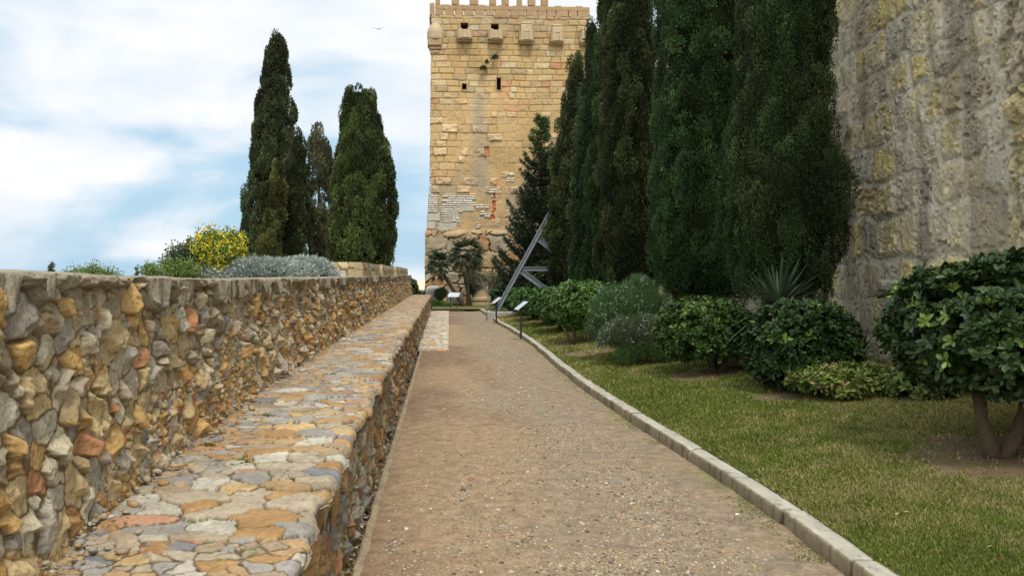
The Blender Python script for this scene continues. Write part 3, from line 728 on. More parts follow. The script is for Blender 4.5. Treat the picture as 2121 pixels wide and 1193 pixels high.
# window reveals
def reveal(a, b, c_, d_, fill=None, nm='window'):
    xa, xb, za, zb = tx(a), tx(c_), tz(d_), tz(b); xm = (xa + xb) / 2; y = fy(xm)
    m_ = MB(); th = .05
    m_.box((xa - th / 2 + .004, y + .22, (za + zb) / 2), (th, .46, zb - za + .1)); m_.box((xb + th / 2 - .004, y + .22, (za + zb) / 2), (th, .46, zb - za + .1))
    m_.box((xm, y + .223, zb + th / 2), (xb - xa - .01, .45, th)); m_.box((xm, y + .218, za - th / 2), (xb - xa - .01, .47, th))
    o = m_.build(nm, M_towp)
    q = MB().box((xm, y + .6 if fill is None else y + .16, (za + zb) / 2), (xb - xa + .08, .3 if fill is None else .1, zb - za + .08)).build('recess_shade' if fill is None else 'brick_filling', M_shade if fill is None else fill)  # without a filling, a near-black block paints the shade inside
    adopt(tower, o); q.data.transform(__import__('mathutils').Matrix.Translation(-Vector(tower.location))); q.parent = o
    return o
reveal(957, 173, 966.5, 185.5); reveal(1029, 160, 1038, 186); reveal(1003, 302.5, 1013, 322, M_brick)
reveal(954, 47, 970, 67, nm='doorway'); reveal(1017, 48, 1033.5, 70, nm='doorway')
# box machicolations
M_mach = stone_mat('corbel_stone', base=lin(172, 152, 122), bump=0.6, sc=6, vary=0.3, sc2=2, dist=.04)
def machi(a, c_, top, bot, hood):
    xa, xb = tx(a), tx(c_); xm = (xa + xb) / 2; w = xb - xa; y = fy(xm) - .05; z0, z1 = tz(bot), tz(top)
    cheeks = []; r = w / 2; th = .13
    zc1 = z0 + .52
    # curved cheeks left and right, straight front panel between them
    for s in (-1, 1):
        pr = []
        for (zz_) in (z0, zc1):
            pr.append([(xm + s * (r - .30), y - .52), (xm + s * (r - .13), y - .46), (xm + s * (r - .03), y - .30), (xm + s * r, y + .05), (xm + s * (r - th), y + .05), (xm + s * (r - th - .05), y - .26), (xm + s * (r - .28), y - .38)])
        vs = [(p[0], p[1], zq) for p, zq in [(p, z0) for p in pr[0]] + [(p, zc1) for p in pr[1]]]
        n = 7; fs = [tuple(range(n))[::-1], tuple(range(n, 2 * n))] + [(i, (i + 1) % n, n + (i + 1) % n, n + i) for i in range(n)]
        ck_ = MB(); ck_.add(vs, fs); cheeks.append(ck_.build('cheek', M_mach))
    o = MB().box((xm, y - .12, z0 - .02), (w * .8, .56, .08), bev=.02).build('machicolation', M_mach)
    f1 = MB().box((xm, y - .43, z0 + .22), (w - .52, .10, .42), bev=.015).build('front_slab', M_mach)
    f2 = MB().box((xm, y + .0, z0 - .10), (w * .86, .5, .12), bev=.03).build('corbel', M_towp)
    kids = [f1, f2] + cheeks
    if hood:
        hm = MB(); hx = w / 2 - .12
        vs = [(xm - hx, y + .05, zc1 - .05), (xm + hx, y + .05, zc1 - .05), (xm + hx, y - .44, zc1 - .05), (xm - hx, y - .44, zc1 - .05),
              (xm - hx, y + .05, z1), (xm + hx, y + .05, z1), (xm + hx - .02, y - .40, z1 - .17), (xm - hx + .02, y - .40, z1 - .17)]
        hm.add(vs, [(0, 3, 2, 1), (4, 5, 6, 7), (0, 1, 5, 4), (1, 2, 6, 5), (2, 3, 7, 6), (3, 0, 4, 7)])
        hm.box((xm, y - .16, z1 - .03), (hx * 1.7, .46, .10), bev=.04, rot=__import__('mathutils').Matrix.Rotation(R(20), 3, 'X'))
        kids.append(hm.build('hood', M_mach))
    else:
        kids.append(MB().box((xm, y + .02, z0 + .34), (w * .34, .1, .5), bev=.02).build('back_slab', M_panel if False else M_mach))
    adopt(tower, o)
    for q in kids: q.data.transform(__import__('mathutils').Matrix.Translation(-Vector(tower.location))); q.parent = o
machi(945.5, 978.5, 61, 83, False); machi(1010, 1042.5, 63, 83.5, False)
machi(1074, 1106, 47, 86, True); machi(1139, 1169, 51, 87, True); machi(1201, 1222, 58, 88, True)
# corner turret: rounded body with domed top on stepped corbels
cxt, cyt = tx(902), TD + .15; zb_ = tz(83)
tur = MB().lathe((cxt, cyt, zb_), [(.05, -.02), (.44, 0), (.47, .08), (.47, .42), (.43, .6), (.34, .78), (.24, .92), (.12, .98), (.001, .99)], 18).build('corner_turret', M_mach, smooth=False)
cb = MB()
for (rr_, z0_, z1_) in [(.42, 83, 97), (.33, 97, 104), (.27, 104, 112), (.18, 112, 121)]:
    cb.box((cxt - .04, cyt + .02, (tz(z0_) + tz(z1_)) / 2), (rr_ * 1.9, rr_ * 1.9, tz(z0_) - tz(z1_) - .004), bev=.04)
adopt(tower, tur); cbo = cb.build('corbel', M_towp); cbo.data.transform(__import__('mathutils').Matrix.Translation(-Vector(tower.location))); cbo.parent = tur

# ================================================================== OLD CITY WALL (right)
def ww(d): return 4.92 + .104 * d
def city_face():
    a = np.concatenate([np.linspace(2.0, 7.5, 60)[:-1], np.linspace(7.5, 14.6, 680)])
    b = np.concatenate([np.linspace(.2, 6.2, 640)[:-1], np.linspace(6.2, 11.5, 120)])
    D, Z = np.meshgrid(a, b, indexing='ij')
    wu = .11 * (fbm(D * 1.5, Z * 1.5, 511, 3) - .5) * 2; wv = .13 * (fbm(D * 1.5 + 7, Z * 1.5, 512, 3) - .5) * 2
    rg = np.random.default_rng(8); zs = [-.3]
    while zs[-1] < 12: zs.append(zs[-1] + rg.uniform(.46, .62))
    e, idx, row, lu, lz = ashlar(D + wu, Z + wv, np.array(zs), .42, .85, 41, warp=.05)
    r1 = hsh(idx, row, 61); r2 = hsh(idx, row, 62); r3 = hsh(idx, row, 63)
    er = sst(.02, .10, e + .07 * (fbm(D * 7, Z * 7, 513, 4) - .5))
    f1 = fbm(D * 3.2, Z * 3.2, 514, 5); f2 = fbm(D * 11, Z * 11, 515, 4); f3 = fbm(D * 26, Z * 20, 516, 4)
    f4 = fbm(D * 1.0, Z * .8, 517, 4)
    plas = .85 * sst(.53, .61, f4 + .40 * (f1 - .5) + .30 * (r2 - .5))          # grey render covering the blocks
    H = .030 * er * (r3 - .3) * (1 - plas * .7) + .022 * er * (1 - plas * .6) + .03 * (f1 - .5) + .022 * (f2 - .5) + .012 * (f3 - .5) + .02 * plas - .018 * (1 - sst(.0, .05, e)) * sst(.4, .6, f1) * (1 - .5 * plas)
    ho = sst(.60, .72, f2 + .25 * (r1 - .5)) * (1 - plas) * er             # eroded hollows
    H = H - .06 * ho
    pal = [(4, (212, 190, 128)), (2.5, (196, 180, 136)), (2.5, (172, 162, 142)), (1.0, (146, 140, 128)), (1.2, (206, 186, 138)), (.15, (186, 160, 136))]
    C = pick(r1, pal) * (.40 + 1.15 * f2)[..., None]
    rend = lin(186, 177, 156) * (.50 + 1.0 * f2)[..., None]
    mortar = lin(172, 164, 146)
    C = C * er[..., None] + mortar * (1 - er[..., None])
    C = C * (1 - .72 * plas[..., None]) + rend * .72 * plas[..., None]
    C = C * .82 + lin(188, 172, 138) * (.62 + .76 * f2)[..., None] * .18
    pale = sst(.55, .64, fbm(D * 9, Z * 3.2, 518, 5)) * sst(.40, .55, fbm(D * .9, Z * .9, 519, 3)) * .6
    C = C * (1 - pale[..., None]) + lin(206, 198, 180) * pale[..., None]
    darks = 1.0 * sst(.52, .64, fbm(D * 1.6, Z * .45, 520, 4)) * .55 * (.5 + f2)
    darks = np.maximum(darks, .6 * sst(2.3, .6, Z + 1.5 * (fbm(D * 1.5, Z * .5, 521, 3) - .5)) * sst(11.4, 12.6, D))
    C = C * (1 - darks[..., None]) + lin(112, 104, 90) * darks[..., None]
    # pale smooth repair and rubble core showing at the near end
    xx = VX + ww(D) / D * F; yy = HY - (Z - EYE) / D * F
    rep = sst(0, 14, 34 + 12 * (f1 - .5) * 2 - np.abs(xx - 2085 + .04 * (yy - 250))) * sst(125, 150, yy) * (1 - sst(370, 400, yy))
    C = C * (1 - .8 * rep[..., None]) + lin(190, 182, 164) * (.80 + .3 * f2)[..., None] * .8 * rep[..., None]; H = H * (1 - .6 * rep) + .04 * rep
    core = .9 * sst(8.80, 8.45, D + .35 * (f4 - .5) + .25 * (fbm(Z * 2.5, D * 2, 522, 3) - .5)) * sst(5.2, 4.0, Z)
    hk, mk, ci, cj = rocks(D, Z, .22, 523, edge=.35, slope=1.1, flat=.6, hv=.6, drop=.4, warp=.12)
    H = H * (1 - core) + core * (.09 * hk * mk + .03 + .10 * f2 + .05 * f3)
    Ck = pick(hsh(ci, cj, 5), [(3, (178, 162, 122)), (2, (168, 158, 134)), (1, (188, 176, 142))]) * (.5 + .5 * mk)[..., None] * (.7 + .6 * f2)[..., None]
    C = C * (1 - core[..., None]) + Ck * core[..., None]
    # stone slab leaning out of the joint: smooth grey-brown patch
    sl = (xx > 1722) & (xx < 1764 + 3 * np.sin(yy * .1)) & (yy > 236 + (xx - 1722) * -.15) & (yy < 338 + (xx - 1722) * .1)
    C = np.where(sl[..., None], lin(150, 140, 124), C); H = np.where(sl, .10, H)
    bandz = sst(0, 8, 14 - np.abs(yy - 592)) * sst(1822, 1832, xx)
    H = H + .06 * bandz; C = C * (1 - .5 * bandz[..., None]) + lin(168, 164, 150) * .5 * bandz[..., None]
    # footing flares outward
    H = H + .05 * sst(1.3, .3, Z) - .018 * sst(.66, .72, fbm(D * 15, Z * 15, 531, 2)) 
    # rounded corner at the far end
    end = sst(14.25, 14.6, D); 
    Xf = ww(D) - H * (1 - end) + .25 * end ** 2
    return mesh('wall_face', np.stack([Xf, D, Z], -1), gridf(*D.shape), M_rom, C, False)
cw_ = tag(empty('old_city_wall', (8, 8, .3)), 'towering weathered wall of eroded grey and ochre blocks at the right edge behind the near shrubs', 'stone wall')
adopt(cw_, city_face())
def plain_rom(nm, x0, y0, x1, y1, z0, ztop, nu, nz, seed, sgn=1):
    L = math.hypot(x1 - x0, y1 - y0); T, S = np.meshgrid(np.linspace(0, 1, nu), np.linspace(0, 1, nz), indexing='ij')
    zt = ztop + .5 * (fbm(T * L * .35, T * 0, seed + 3, 3) - .5) * 2
    Z = z0 + S * (zt - z0); U = T * L
    e, idx, row, _, _ = ashlar(U, Z, np.arange(-1, 14, .55), .5, .95, seed, warp=.06)
    er = sst(.02, .12, e); f = fbm(U * 2, Z * 2, seed + 1, 5); f2 = fbm(U * 7, Z * 7, seed + 2, 4)
    C = pick(hsh(idx, row, 61), [(3, (190, 168, 120)), (2.5, (172, 156, 124)), (2.5, (160, 152, 136)), (1, (140, 132, 120))]) * (.6 + .8 * f2)[..., None]
    C = C * er[..., None] + lin(160, 150, 132) * (1 - er[..., None])
    H = .06 * er * hsh(idx, row, 63) + .14 * (f - .5) + .05 * (f2 - .5)
    nx, ny = (y1 - y0) / L * sgn, -(x1 - x0) / L * sgn
    return mesh(nm, np.stack([x0 + T * (x1 - x0) + nx * H, y0 + T * (y1 - y0) + ny * H, Z], -1), gridf(nu, nz), M_rom, C, True)
adopt(cw_, plain_rom('end_face', ww(14.6) + .22, 14.6, 12, 14.9, 0, 11.3, 60, 120, 601, 1), plain_rom('inner_face', 7.7, 2.0, 12, 2.0, 0, 11.3, 40, 80, 605, 1))
adopt(cw_, MB().box((9.1, 8.3, 11.45), (6.2, 12.8, .3), bev=.05).build('wall_top', M_conc))
fw = tag(empty('old_city_wall', (8, 31, .3)), 'farther stretch of pale old city wall half hidden behind the row of tall cypresses', 'stone wall')
adopt(fw, plain_rom('wall_face', 7.65, 14.9, 6.2, 47.9, 0, 9.1, 500, 170, 611, -1))
adopt(fw, MB().box((8.1, 31.4, 4.3), (1.6, 33, 8.6), rz=R(2.5)).build('wall_core', M_conc))
adopt(fw, MB().box((7.3, 30, 9.0), (.9, 30, .25), rz=R(2.5), bev=.05).build('wall_top', M_conc))

# ================================================================== VEGETATION
def rotz_vec(a): return np.stack([np.cos(a), np.sin(a)], -1)
def sprigs(name, pos, dirs, L, W, cols, mat, rng, parent=None):
    n = len(pos); up = dirs / (np.linalg.norm(dirs, axis=1, keepdims=True) + 1e-9)
    side = np.cross(up, rng.normal(size=(n, 3))); side /= (np.linalg.norm(side, axis=1, keepdims=True) + 1e-9)
    L = np.broadcast_to(L, (n,))[:, None]; W = np.broadcast_to(W, (n,))[:, None]
    V = np.stack([pos, pos + up * L * .55 + side * W * .5, pos + up * L, pos + up * L * .5 - side * W * .5], 1).reshape(-1, 3)
    Fc = np.arange(n * 4).reshape(n, 4)
    return mesh(name, V, Fc, mat, np.repeat(cols, 4, 0), False, parent)

def cypress(sil, d, zb, zt, label, col, seed, col2=None, group=None, dens=1.0, lumps=.13, kind='cypress_tree', core=.78, gaps=0.0, tuft=1.0, trunk_r=.12, sprig=1.0, lobe=1.0, lobe_lean=.12, bulge=1.0):
    """sil: list of (photo y, x left, x right) at depth d"""
    rng = np.random.default_rng(seed)
    ys_ = np.array([s[0] for s in sil], float); xl = np.array([s[1] for s in sil], float); xr = np.array([s[2] for s in sil], float)
    zs = EYE + (HY - ys_) / F * d; cx = ((xl + xr) / 2 - VX) / F * d; rr_ = (xr - xl) / 2 / F * d
    o = np.argsort(zs); zs, cx, rr_ = zs[o], cx[o], rr_[o]
    ztop = max(zt, zs[-1]); 
    if zt > zs[-1] + .3:
        zs = np.append(zs, [zs[-1] + (zt - zs[-1]) * .6, zt]); cx = np.append(cx, [cx[-1]] * 2); rr_ = np.append(rr_, [rr_[-1] * .62, .08])
    X0 = float(np.interp(zb, zs, cx))
    root = tag(empty(kind, (X0, d, lawnZ(np.array(X0), np.array(d)) if X0 > 1 else 1.3)), label, 'cypress', group)
    ns = 0.0030 * d * sprig; Lr = max(.034, ns * .95); Wr = Lr * .44
    zs = zs.copy(); top_cut = (.060 + .0030 * d) * tuft * 2.1 * .95; zs = zs[0] + (zs - zs[0]) * (1 - top_cut / (zs[-1] - zs[0]))
    H = zs[-1] - zs[0]; area = np.trapz(2 * np.pi * rr_, zs)
    a_t = (.060 + .0030 * d) * tuft; h_t = a_t * 2.1                       # tuft size
    nt = int(area / (a_t * 2 * h_t) * 2.5 * dens)
    # sample z by radius
    zz_ = np.linspace(zs[0], zs[-1], 400); pr = np.interp(zz_, zs, rr_) + .03; cdf = np.cumsum(pr) / pr.sum()
    z = np.interp(rng.random(nt), cdf, zz_); th = rng.uniform(0, 2 * np.pi, nt)
    front = rng.random(nt) < np.where(np.sin(th) < .35, 1.0, .55)
    z, th = z[front], th[front]; nt = len(z)
    r0 = np.interp(z, zs, rr_); c0 = np.interp(z, zs, cx)
    lump = (fbm(th * 1.9 * np.maximum(r0, .3) + 30, z * .9, seed, 3) - .5) * 2
    ls = (.26 + .012 * d) * lobe
    au = th * np.maximum(r0, .25)
    _, li, lj, lu_, lv_ = voronoi(au, (z + lobe_lean * au) * .52, ls, seed + 6, drop=.25, size=.5)
    bul = 1 - np.clip((lu_ ** 2 + lv_ ** 2) / (ls * .62) ** 2, 0, 1.3)      # upright lobes of foliage
    lr = hsh(li, lj, seed + 7)
    rad = r0 * (1 - .05 + lumps * lump) + (.12 * ls * 2.2 * bulge) * (bul - .45) * (.5 + lr) - a_t * .5 + rng.normal(0, .02, nt)
    rad = np.maximum(rad, .01)
    if gaps > 0:
        g = fbm(th * 2.0, z * 1.4, seed + 9, 3); kk = g > gaps; z, th, rad, c0, r0, lr, bul = z[kk], th[kk], rad[kk], c0[kk], r0[kk], lr[kk], bul[kk]; nt = len(z)
    C = np.stack([c0 + rad * np.cos(th), d + rad * np.sin(th), z], 1)
    out = np.stack([np.cos(th), np.sin(th), np.full(nt, .25)], 1)
    k = int(np.clip(4 * np.pi * a_t * h_t * .5 / (Lr * Wr * .5) * 1.15, 14, 110))
    nrm = rng.normal(size=(nt, k, 3)); nrm /= np.linalg.norm(nrm, axis=2, keepdims=True)
    nrm = nrm + out[:, None, :] * .75; nrm /= np.linalg.norm(nrm, axis=2, keepdims=True)
    sc = rng.uniform(.65, 1.25, (nt, 1, 1))
    P = C[:, None, :] + nrm * np.array([a_t, a_t, h_t]) * sc * rng.uniform(.65, 1.0, (nt, k, 1))
    dr = nrm * .6 + np.array([0, 0, 1.05]) + rng.normal(0, .35, (nt, k, 3))
    c1 = np.array(col); c2 = np.array(col2) if col2 is not None else c1 * np.array([1.25, 1.1, .9])
    mixv = np.clip(fbm(th * 2.2, z * .7, seed + 3, 3) * 2 - .5, 0, 1)
    ct = c1[None] * (1 - mixv[:, None]) + c2[None] * mixv[:, None]
    ct = ct * (rng.uniform(.45, 1.6, nt) * (.55 + 1.0 * lr) * 1.5)[:, None]
    cl = np.repeat(ct[:, None, :], k, 1) * rng.uniform(.7, 1.3, (nt, k, 1))
    n = nt * k
    cr_ = sprigs('crown', P.reshape(n, 3), dr.reshape(n, 3), Lr * rng.uniform(.7, 1.3, n), Wr, cl.reshape(n, 3), M_cyp, rng)
    # solid dark core added to fill the crown, inner shade in its colour
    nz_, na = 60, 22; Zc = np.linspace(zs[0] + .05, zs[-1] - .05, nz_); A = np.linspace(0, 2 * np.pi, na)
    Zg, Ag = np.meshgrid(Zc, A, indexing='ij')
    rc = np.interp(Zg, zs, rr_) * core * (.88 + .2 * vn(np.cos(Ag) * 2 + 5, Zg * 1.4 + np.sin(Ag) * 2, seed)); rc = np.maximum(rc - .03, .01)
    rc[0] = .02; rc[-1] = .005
    inner = mesh('dark_core', np.stack([np.interp(Zg, zs, cx) + rc * np.cos(Ag), d + rc * np.sin(Ag), Zg], -1), gridf(nz_, na), M_core, None, True)
    t0 = float(root.location.z)
    tr = MB().tube([(X0, d, t0 - .1), (X0 + .02, d, t0 + .5), (X0, d, zs[0] + .6), (float(np.interp(zs[0] + H * .5, zs, cx)), d, zs[0] + H * .5), (float(cx[-1]), d, zs[-1] - .2)], [trunk_r * 1.4, trunk_r * 1.1, trunk_r, trunk_r * .5, .02], 10, wob=.08, seed=seed).build('trunk', M_bark, smooth=True)
    adopt(root, cr_, tr); 
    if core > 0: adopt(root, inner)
    else: bpy.data.objects.remove(inner)
    return root, n

GRN = (.040, .060, .020); DGR = (.016, .036, .011); BRN = (.030, .034, .012); BLU = (.015, .030, .012)
tot = 0
G1 = 'cypresses in the row along the right lawn'; G2 = 'cypresses behind the left wall'
# right row, near to far
R_ = [
 (dict(sil=[(625, 1600, 1690), (612, 1545, 1715), (590, 1530, 1722), (540, 1500, 1722), (490, 1488, 1738), (420, 1490, 1756), (360, 1494, 1750), (320, 1505, 1728), (260, 1515, 1720), (180, 1526, 1718), (80, 1534, 1720), (-20, 1536, 1716), (-300, 1550, 1700)], d=12.2, zb=1.3, zt=10.5, col=(.014, .027, .008), col2=(.027, .038, .011), seed=901), 'nearest tall cypress, very dark and broad, overlapping the edge of the big wall'),
 (dict(sil=[(625, 1420, 1530), (600, 1385, 1545), (560, 1360, 1545), (510, 1344, 1545), (440, 1350, 1545), (350, 1357, 1545), (250, 1357, 1545), (120, 1366, 1545), (0, 1360, 1545), (-200, 1372, 1530)], d=16.2, zb=1.3, zt=11.5, col=DGR, col2=(.028, .052, .015), seed=902, lumps=.17), 'second nearest cypress, deep green and lumpy, between the big dark one and the brownish one'),
 (dict(sil=[(605, 1260, 1350), (580, 1240, 1362), (520, 1237, 1364), (420, 1240, 1362), (300, 1247, 1364), (170, 1248, 1360), (80, 1246, 1352), (0, 1256, 1350), (-120, 1265, 1340)], d=21.5, zb=1.2, zt=11.0, col=BRN, col2=(.018, .027, .009), seed=903), 'third cypress from the near end, brownish green and columnar'),
 (dict(sil=[(600, 1212, 1262), (570, 1205, 1270), (450, 1212, 1275), (300, 1222, 1275), (150, 1232, 1272), (30, 1240, 1268), (-60, 1245, 1262)], d=25, zb=1.2, zt=9.9, col=DGR, seed=904), 'narrow deep green cypress tight against the brownish columnar one'),
 (dict(sil=[(600, 1190, 1235), (560, 1181, 1240), (450, 1186, 1240), (350, 1193, 1240), (250, 1202, 1238), (150, 1210, 1236), (80, 1217, 1233), (25, 1224, 1229)], d=28.5, zb=1.2, zt=10.4, col=BLU, col2=(.022, .035, .015), seed=905), 'slender bluish green cypress with its thin tip beside the tower top corner'),
 (dict(sil=[(598, 1150, 1200), (575, 1138, 1214), (500, 1133, 1216), (420, 1139, 1214), (330, 1147, 1213), (250, 1160, 1211), (180, 1172, 1210), (130, 1184, 1206), (95, 1194, 1200)], d=33, zb=1.2, zt=10.6, col=BRN, col2=(.028, .038, .013), seed=906), 'farthest cypress of the row, brownish with a pointed top against the tower'),
]
for kw, lab in R_:
    r_, n_ = cypress(label=lab, group=G1, bulge=1.8, lobe=.62, tuft=1.1, dens=1.25, core=.84, **kw); tot += n_
L_ = [
 (dict(sil=[(560, 520, 600), (540, 521, 606), (400, 520, 602), (300, 522, 600), (240, 525, 605), (215, 530, 611), (200, 533, 600), (150, 545, 598), (100, 553, 593), (75, 560, 588), (67, 568, 580)], d=38, col=(.024, .034, .013), col2=(.036, .038, .017), seed=911), 'tallest cypress behind the left wall, rising to a blunt high tip'),
 (dict(sil=[(565, 688, 806), (540, 680, 812), (480, 677, 819), (430, 682, 821), (350, 689, 812), (300, 696, 801), (250, 704, 787), (200, 713, 775), (180, 716, 770), (169, 730, 752)], d=30, col=(.026, .040, .012), col2=(.038, .050, .014), seed=912, lumps=.06), 'broad blunt-topped conical cypress, rightmost behind the left wall'),
 (dict(sil=[(560, 582, 634), (450, 580, 638), (350, 590, 636), (300, 598, 631), (270, 604, 628), (260, 610, 624)], d=34, col=(.024, .033, .014), seed=913), 'medium cypress directly right of the tallest one'),
 (dict(sil=[(560, 640, 682), (450, 640, 682), (400, 637, 684), (350, 635, 687), (300, 637, 682), (270, 642, 677), (251, 650, 670)], d=35, col=(.062, .062, .030), col2=(.045, .05, .024), seed=914, core=0, gaps=.40, dens=1.3), 'thin cypress with sky showing through its crown, left of the broad conical one'),
 (dict(sil=[(560, 532, 582), (540, 530, 586), (450, 545, 590), (380, 560, 589), (325, 568, 582)], d=33, col=(.036, .043, .014), seed=915), 'short lighter green cypress standing in front of the tallest one'),
 (dict(sil=[(560, 497, 530), (480, 497, 525), (440, 499, 520), (400, 505, 515), (380, 508, 513)], d=42, col=(.024, .040, .022), seed=916), 'small dark pointed cypress, leftmost of the group behind the wall'),
]
for kw, lab in L_:
    r_, n_ = cypress(label=lab, group=G2, zb=1.4, zt=0, bulge=.8, **kw); tot += n_
print('cypress sprigs', tot)

# ---- broadleaf shrubs with clusters of glossy leaves
def leaves(name, pos, dirs, nrm, L, W, cols, mat, parent=None, fold=.18):
    n = len(pos); up = dirs / (np.linalg.norm(dirs, axis=1, keepdims=True) + 1e-9)
    side = np.cross(up, nrm); side /= (np.linalg.norm(side, axis=1, keepdims=True) + 1e-9)
    nn = np.cross(side, up)
    L = np.broadcast_to(L, (n,))[:, None]; W = np.broadcast_to(W, (n,))[:, None]
    q = lambda t, w, z: pos + up * L * t + side * W * w + nn * W * z
    V = np.stack([q(0, 0, 0), q(.38, .36, fold), q(.74, .5, fold * .7), q(1, .0, -.12), q(.74, -.5, fold * .7), q(.38, -.36, fold)], 1).reshape(-1, 3)
    b = np.arange(n)[:, None] * 6
    Fc = np.concatenate([b + np.array([0, 1, 2, 3]), b + np.array([0, 3, 4, 5])], 0)
    return mesh(name, V, Fc, mat, np.repeat(cols, 6, 0), False, parent)

def crown_pts(rng, n, c, r, seed, lump=.16, low=-.95, expo=2.6, freq=2.2):
    """points and normals on a lumpy superellipsoid"""
    v = rng.normal(size=(int(n * 1.6), 3)); v /= np.linalg.norm(v, axis=1, keepdims=True)
    v = v[v[:, 2] > low][:n]
    k = (np.abs(v) ** expo).sum(1) ** (-1 / expo)
    l = 1 + lump * 2 * (fbm(v[:, 0] * freq + v[:, 2] * 1.7 + 11, v[:, 1] * freq - v[:, 2] * 1.3 + 7, seed, 3) - .5)
    p = v * (k * l)[:, None]
    nr = v / np.array(r); nr /= np.linalg.norm(nr, axis=1, keepdims=True)
    return p * np.array(r) + np.array(c), nr

def core_mesh(c, r, seed, f=.74, expo=2.6, mat=None):
    A, B = np.meshgrid(np.linspace(0, 2 * np.pi, 25), np.linspace(-np.pi / 2, np.pi / 2, 15), indexing='ij')
    v = np.stack([np.cos(B) * np.cos(A), np.cos(B) * np.sin(A), np.sin(B)], -1)
    k = (np.abs(v) ** expo).sum(-1) ** (-1 / expo) * (.85 + .3 * vn(v[..., 0] * 3 + 9, v[..., 1] * 3 + v[..., 2] * 2 + 9, seed))
    return mesh('dark_core', v * k[..., None] * np.array(r) * f + np.array(c), gridf(25, 15), M_core, None, True)  # solid dark filler, shade inside the shrub as colour

def shrub(kind, cat, label, base, c, r, nt, k, L, W, col, col2, seed, group=None, stems=None, mat=None, lump=.16, expo=2.6, low=-.9, core=.74, young=.1, ycol=(.14, .20, .04), spread=.9):
    rng = np.random.default_rng(seed)
    root = tag(empty(kind, base), label, cat, group)
    tips, nr = crown_pts(rng, nt, c, r, seed, lump, low, expo)
    depth = rng.random(len(tips)) ** 2 * .28
    tips = tips - (tips - np.array(c)) * depth[:, None]
    ax = nr * .9 + np.array([0, 0, .45]) + rng.normal(0, .3, tips.shape); ax /= np.linalg.norm(ax, axis=1, keepdims=True)
    n = len(tips)
    a0 = rng.uniform(0, 2 * np.pi, (n, 1)) + np.arange(k)[None] * 2.4
    t1 = np.cross(ax, rng.normal(size=(n, 3))); t1 /= np.linalg.norm(t1, axis=1, keepdims=True); t2 = np.cross(ax, t1)
    rad = t1[:, None] * np.cos(a0)[..., None] + t2[:, None] * np.sin(a0)[..., None]
    el = rng.uniform(.15, 1.0, (n, k, 1)) * spread
    dr = rad * np.cos(el - .1) + ax[:, None] * np.sin(el) + rng.normal(0, .12, (n, k, 3))
    pos = tips[:, None] + ax[:, None] * (rng.uniform(-.5, .2, (n, k, 1)) * L)
    nm = np.repeat(ax[:, None], k, 1) + rng.normal(0, .25, (n, k, 3))
    c1 = np.array(col); c2_ = np.array(col2)
    mv = rng.random((n, 1, 1)); cc_ = c1 * (1 - mv) + c2_ * mv
    yg = (rng.random((n, 1, 1)) < young); cc_ = np.where(yg, np.array(ycol), cc_)
    cc_ = cc_ * rng.uniform(.7, 1.3, (n, k, 1))
    m = n * k
    Ls = (L * rng.uniform(.65, 1.15, m)); lv = leaves('crown', pos.reshape(m, 3), dr.reshape(m, 3), nm.reshape(m, 3), Ls, Ls * W / L, cc_.reshape(m, 3), mat or M_leaf)
    adopt(root, lv)
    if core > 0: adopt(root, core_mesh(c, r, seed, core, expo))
    if stems:
        for i, (pts, rad_) in enumerate(stems):
            adopt(root, MB().tube(pts, rad_, 10, wob=.10, seed=seed + i).build('trunk', M_bark, smooth=True))
    return root, m
G3 = 'clipped round shrubs along the right lawn'
GL = (.030, .070, .018); GL2 = (.045, .095, .022)
def base_at(X, d): return (X, d, float(lawnZ(np.array(float(X)), np.array(float(d)))))
# near right shrub on two stems
b = base_at(4.2, 6.5)
st = [([(4.2, 6.5, b[2] - .05), (4.17, 6.5, b[2] + .12), (4.12, 6.52, b[2] + .30), (4.10, 6.55, b[2] + .6), (4.2, 6.6, b[2] + 1.2)], [.075, .052, .045, .05, .03]),
      ([(4.24, 6.5, b[2] - .05), (4.33, 6.47, b[2] + .14), (4.40, 6.44, b[2] + .36), (4.42, 6.42, b[2] + .7), (4.5, 6.5, b[2] + 1.2)], [.07, .055, .048, .05, .03]),
      ([(4.12, 6.55, b[2] + .5), (3.95, 6.6, b[2] + .75), (3.75, 6.6, b[2] + 1.0)], [.03, .025, .012])]
shrub('round_shrub', 'shrub', 'largest nearest shrub with glossy dark leaves on two bare stems, cut by the right edge', b, (4.74, 6.6, 1.28), (1.12, .95, .63), 2700, 9, .082, .036, (.022, .044, .011), (.036, .066, .016), 921, G3, st, lump=.24, young=.05, expo=2.05, low=-.75, core=.76)
b = base_at(4.25, 10.25)
st = [([(4.05, 10.2, b[2] - .05), (4.02, 10.2, b[2] + .2), (4.1, 10.25, b[2] + .6)], [.05, .04, .035])]
shrub('round_shrub', 'shrub', 'dark glossy shrub reaching to the ground between the pale boulder and the yellow-green low plant', b, (4.36, 10.3, .86), (.64, .60, .55), 1700, 9, .078, .033, (.020, .044, .010), (.032, .066, .014), 922, G3, st, lump=.2, young=.05)
b = base_at(3.95, 12.35)
st = [([(3.92, 12.3, b[2] - .05), (3.86, 12.3, b[2] + .2), (3.8, 12.3, b[2] + .5)], [.055, .04, .035]), ([(4.0, 12.3, b[2] - .05), (4.08, 12.3, b[2] + .2), (4.2, 12.35, b[2] + .5)], [.05, .04, .035]), ([(3.96, 12.45, b[2] - .05), (3.97, 12.5, b[2] + .5)], [.05, .04])]
shrub('round_shrub', 'shrub', 'glossy shrub clipped flat on short dark stems beside the rosemary bush', b, (3.78, 12.4, .92), (.60, .58, .43), 1700, 9, .075, .032, (.030, .066, .012), (.048, .095, .017), 923, G3, st, lump=.14, expo=3)
b = base_at(2.78, 18.9)
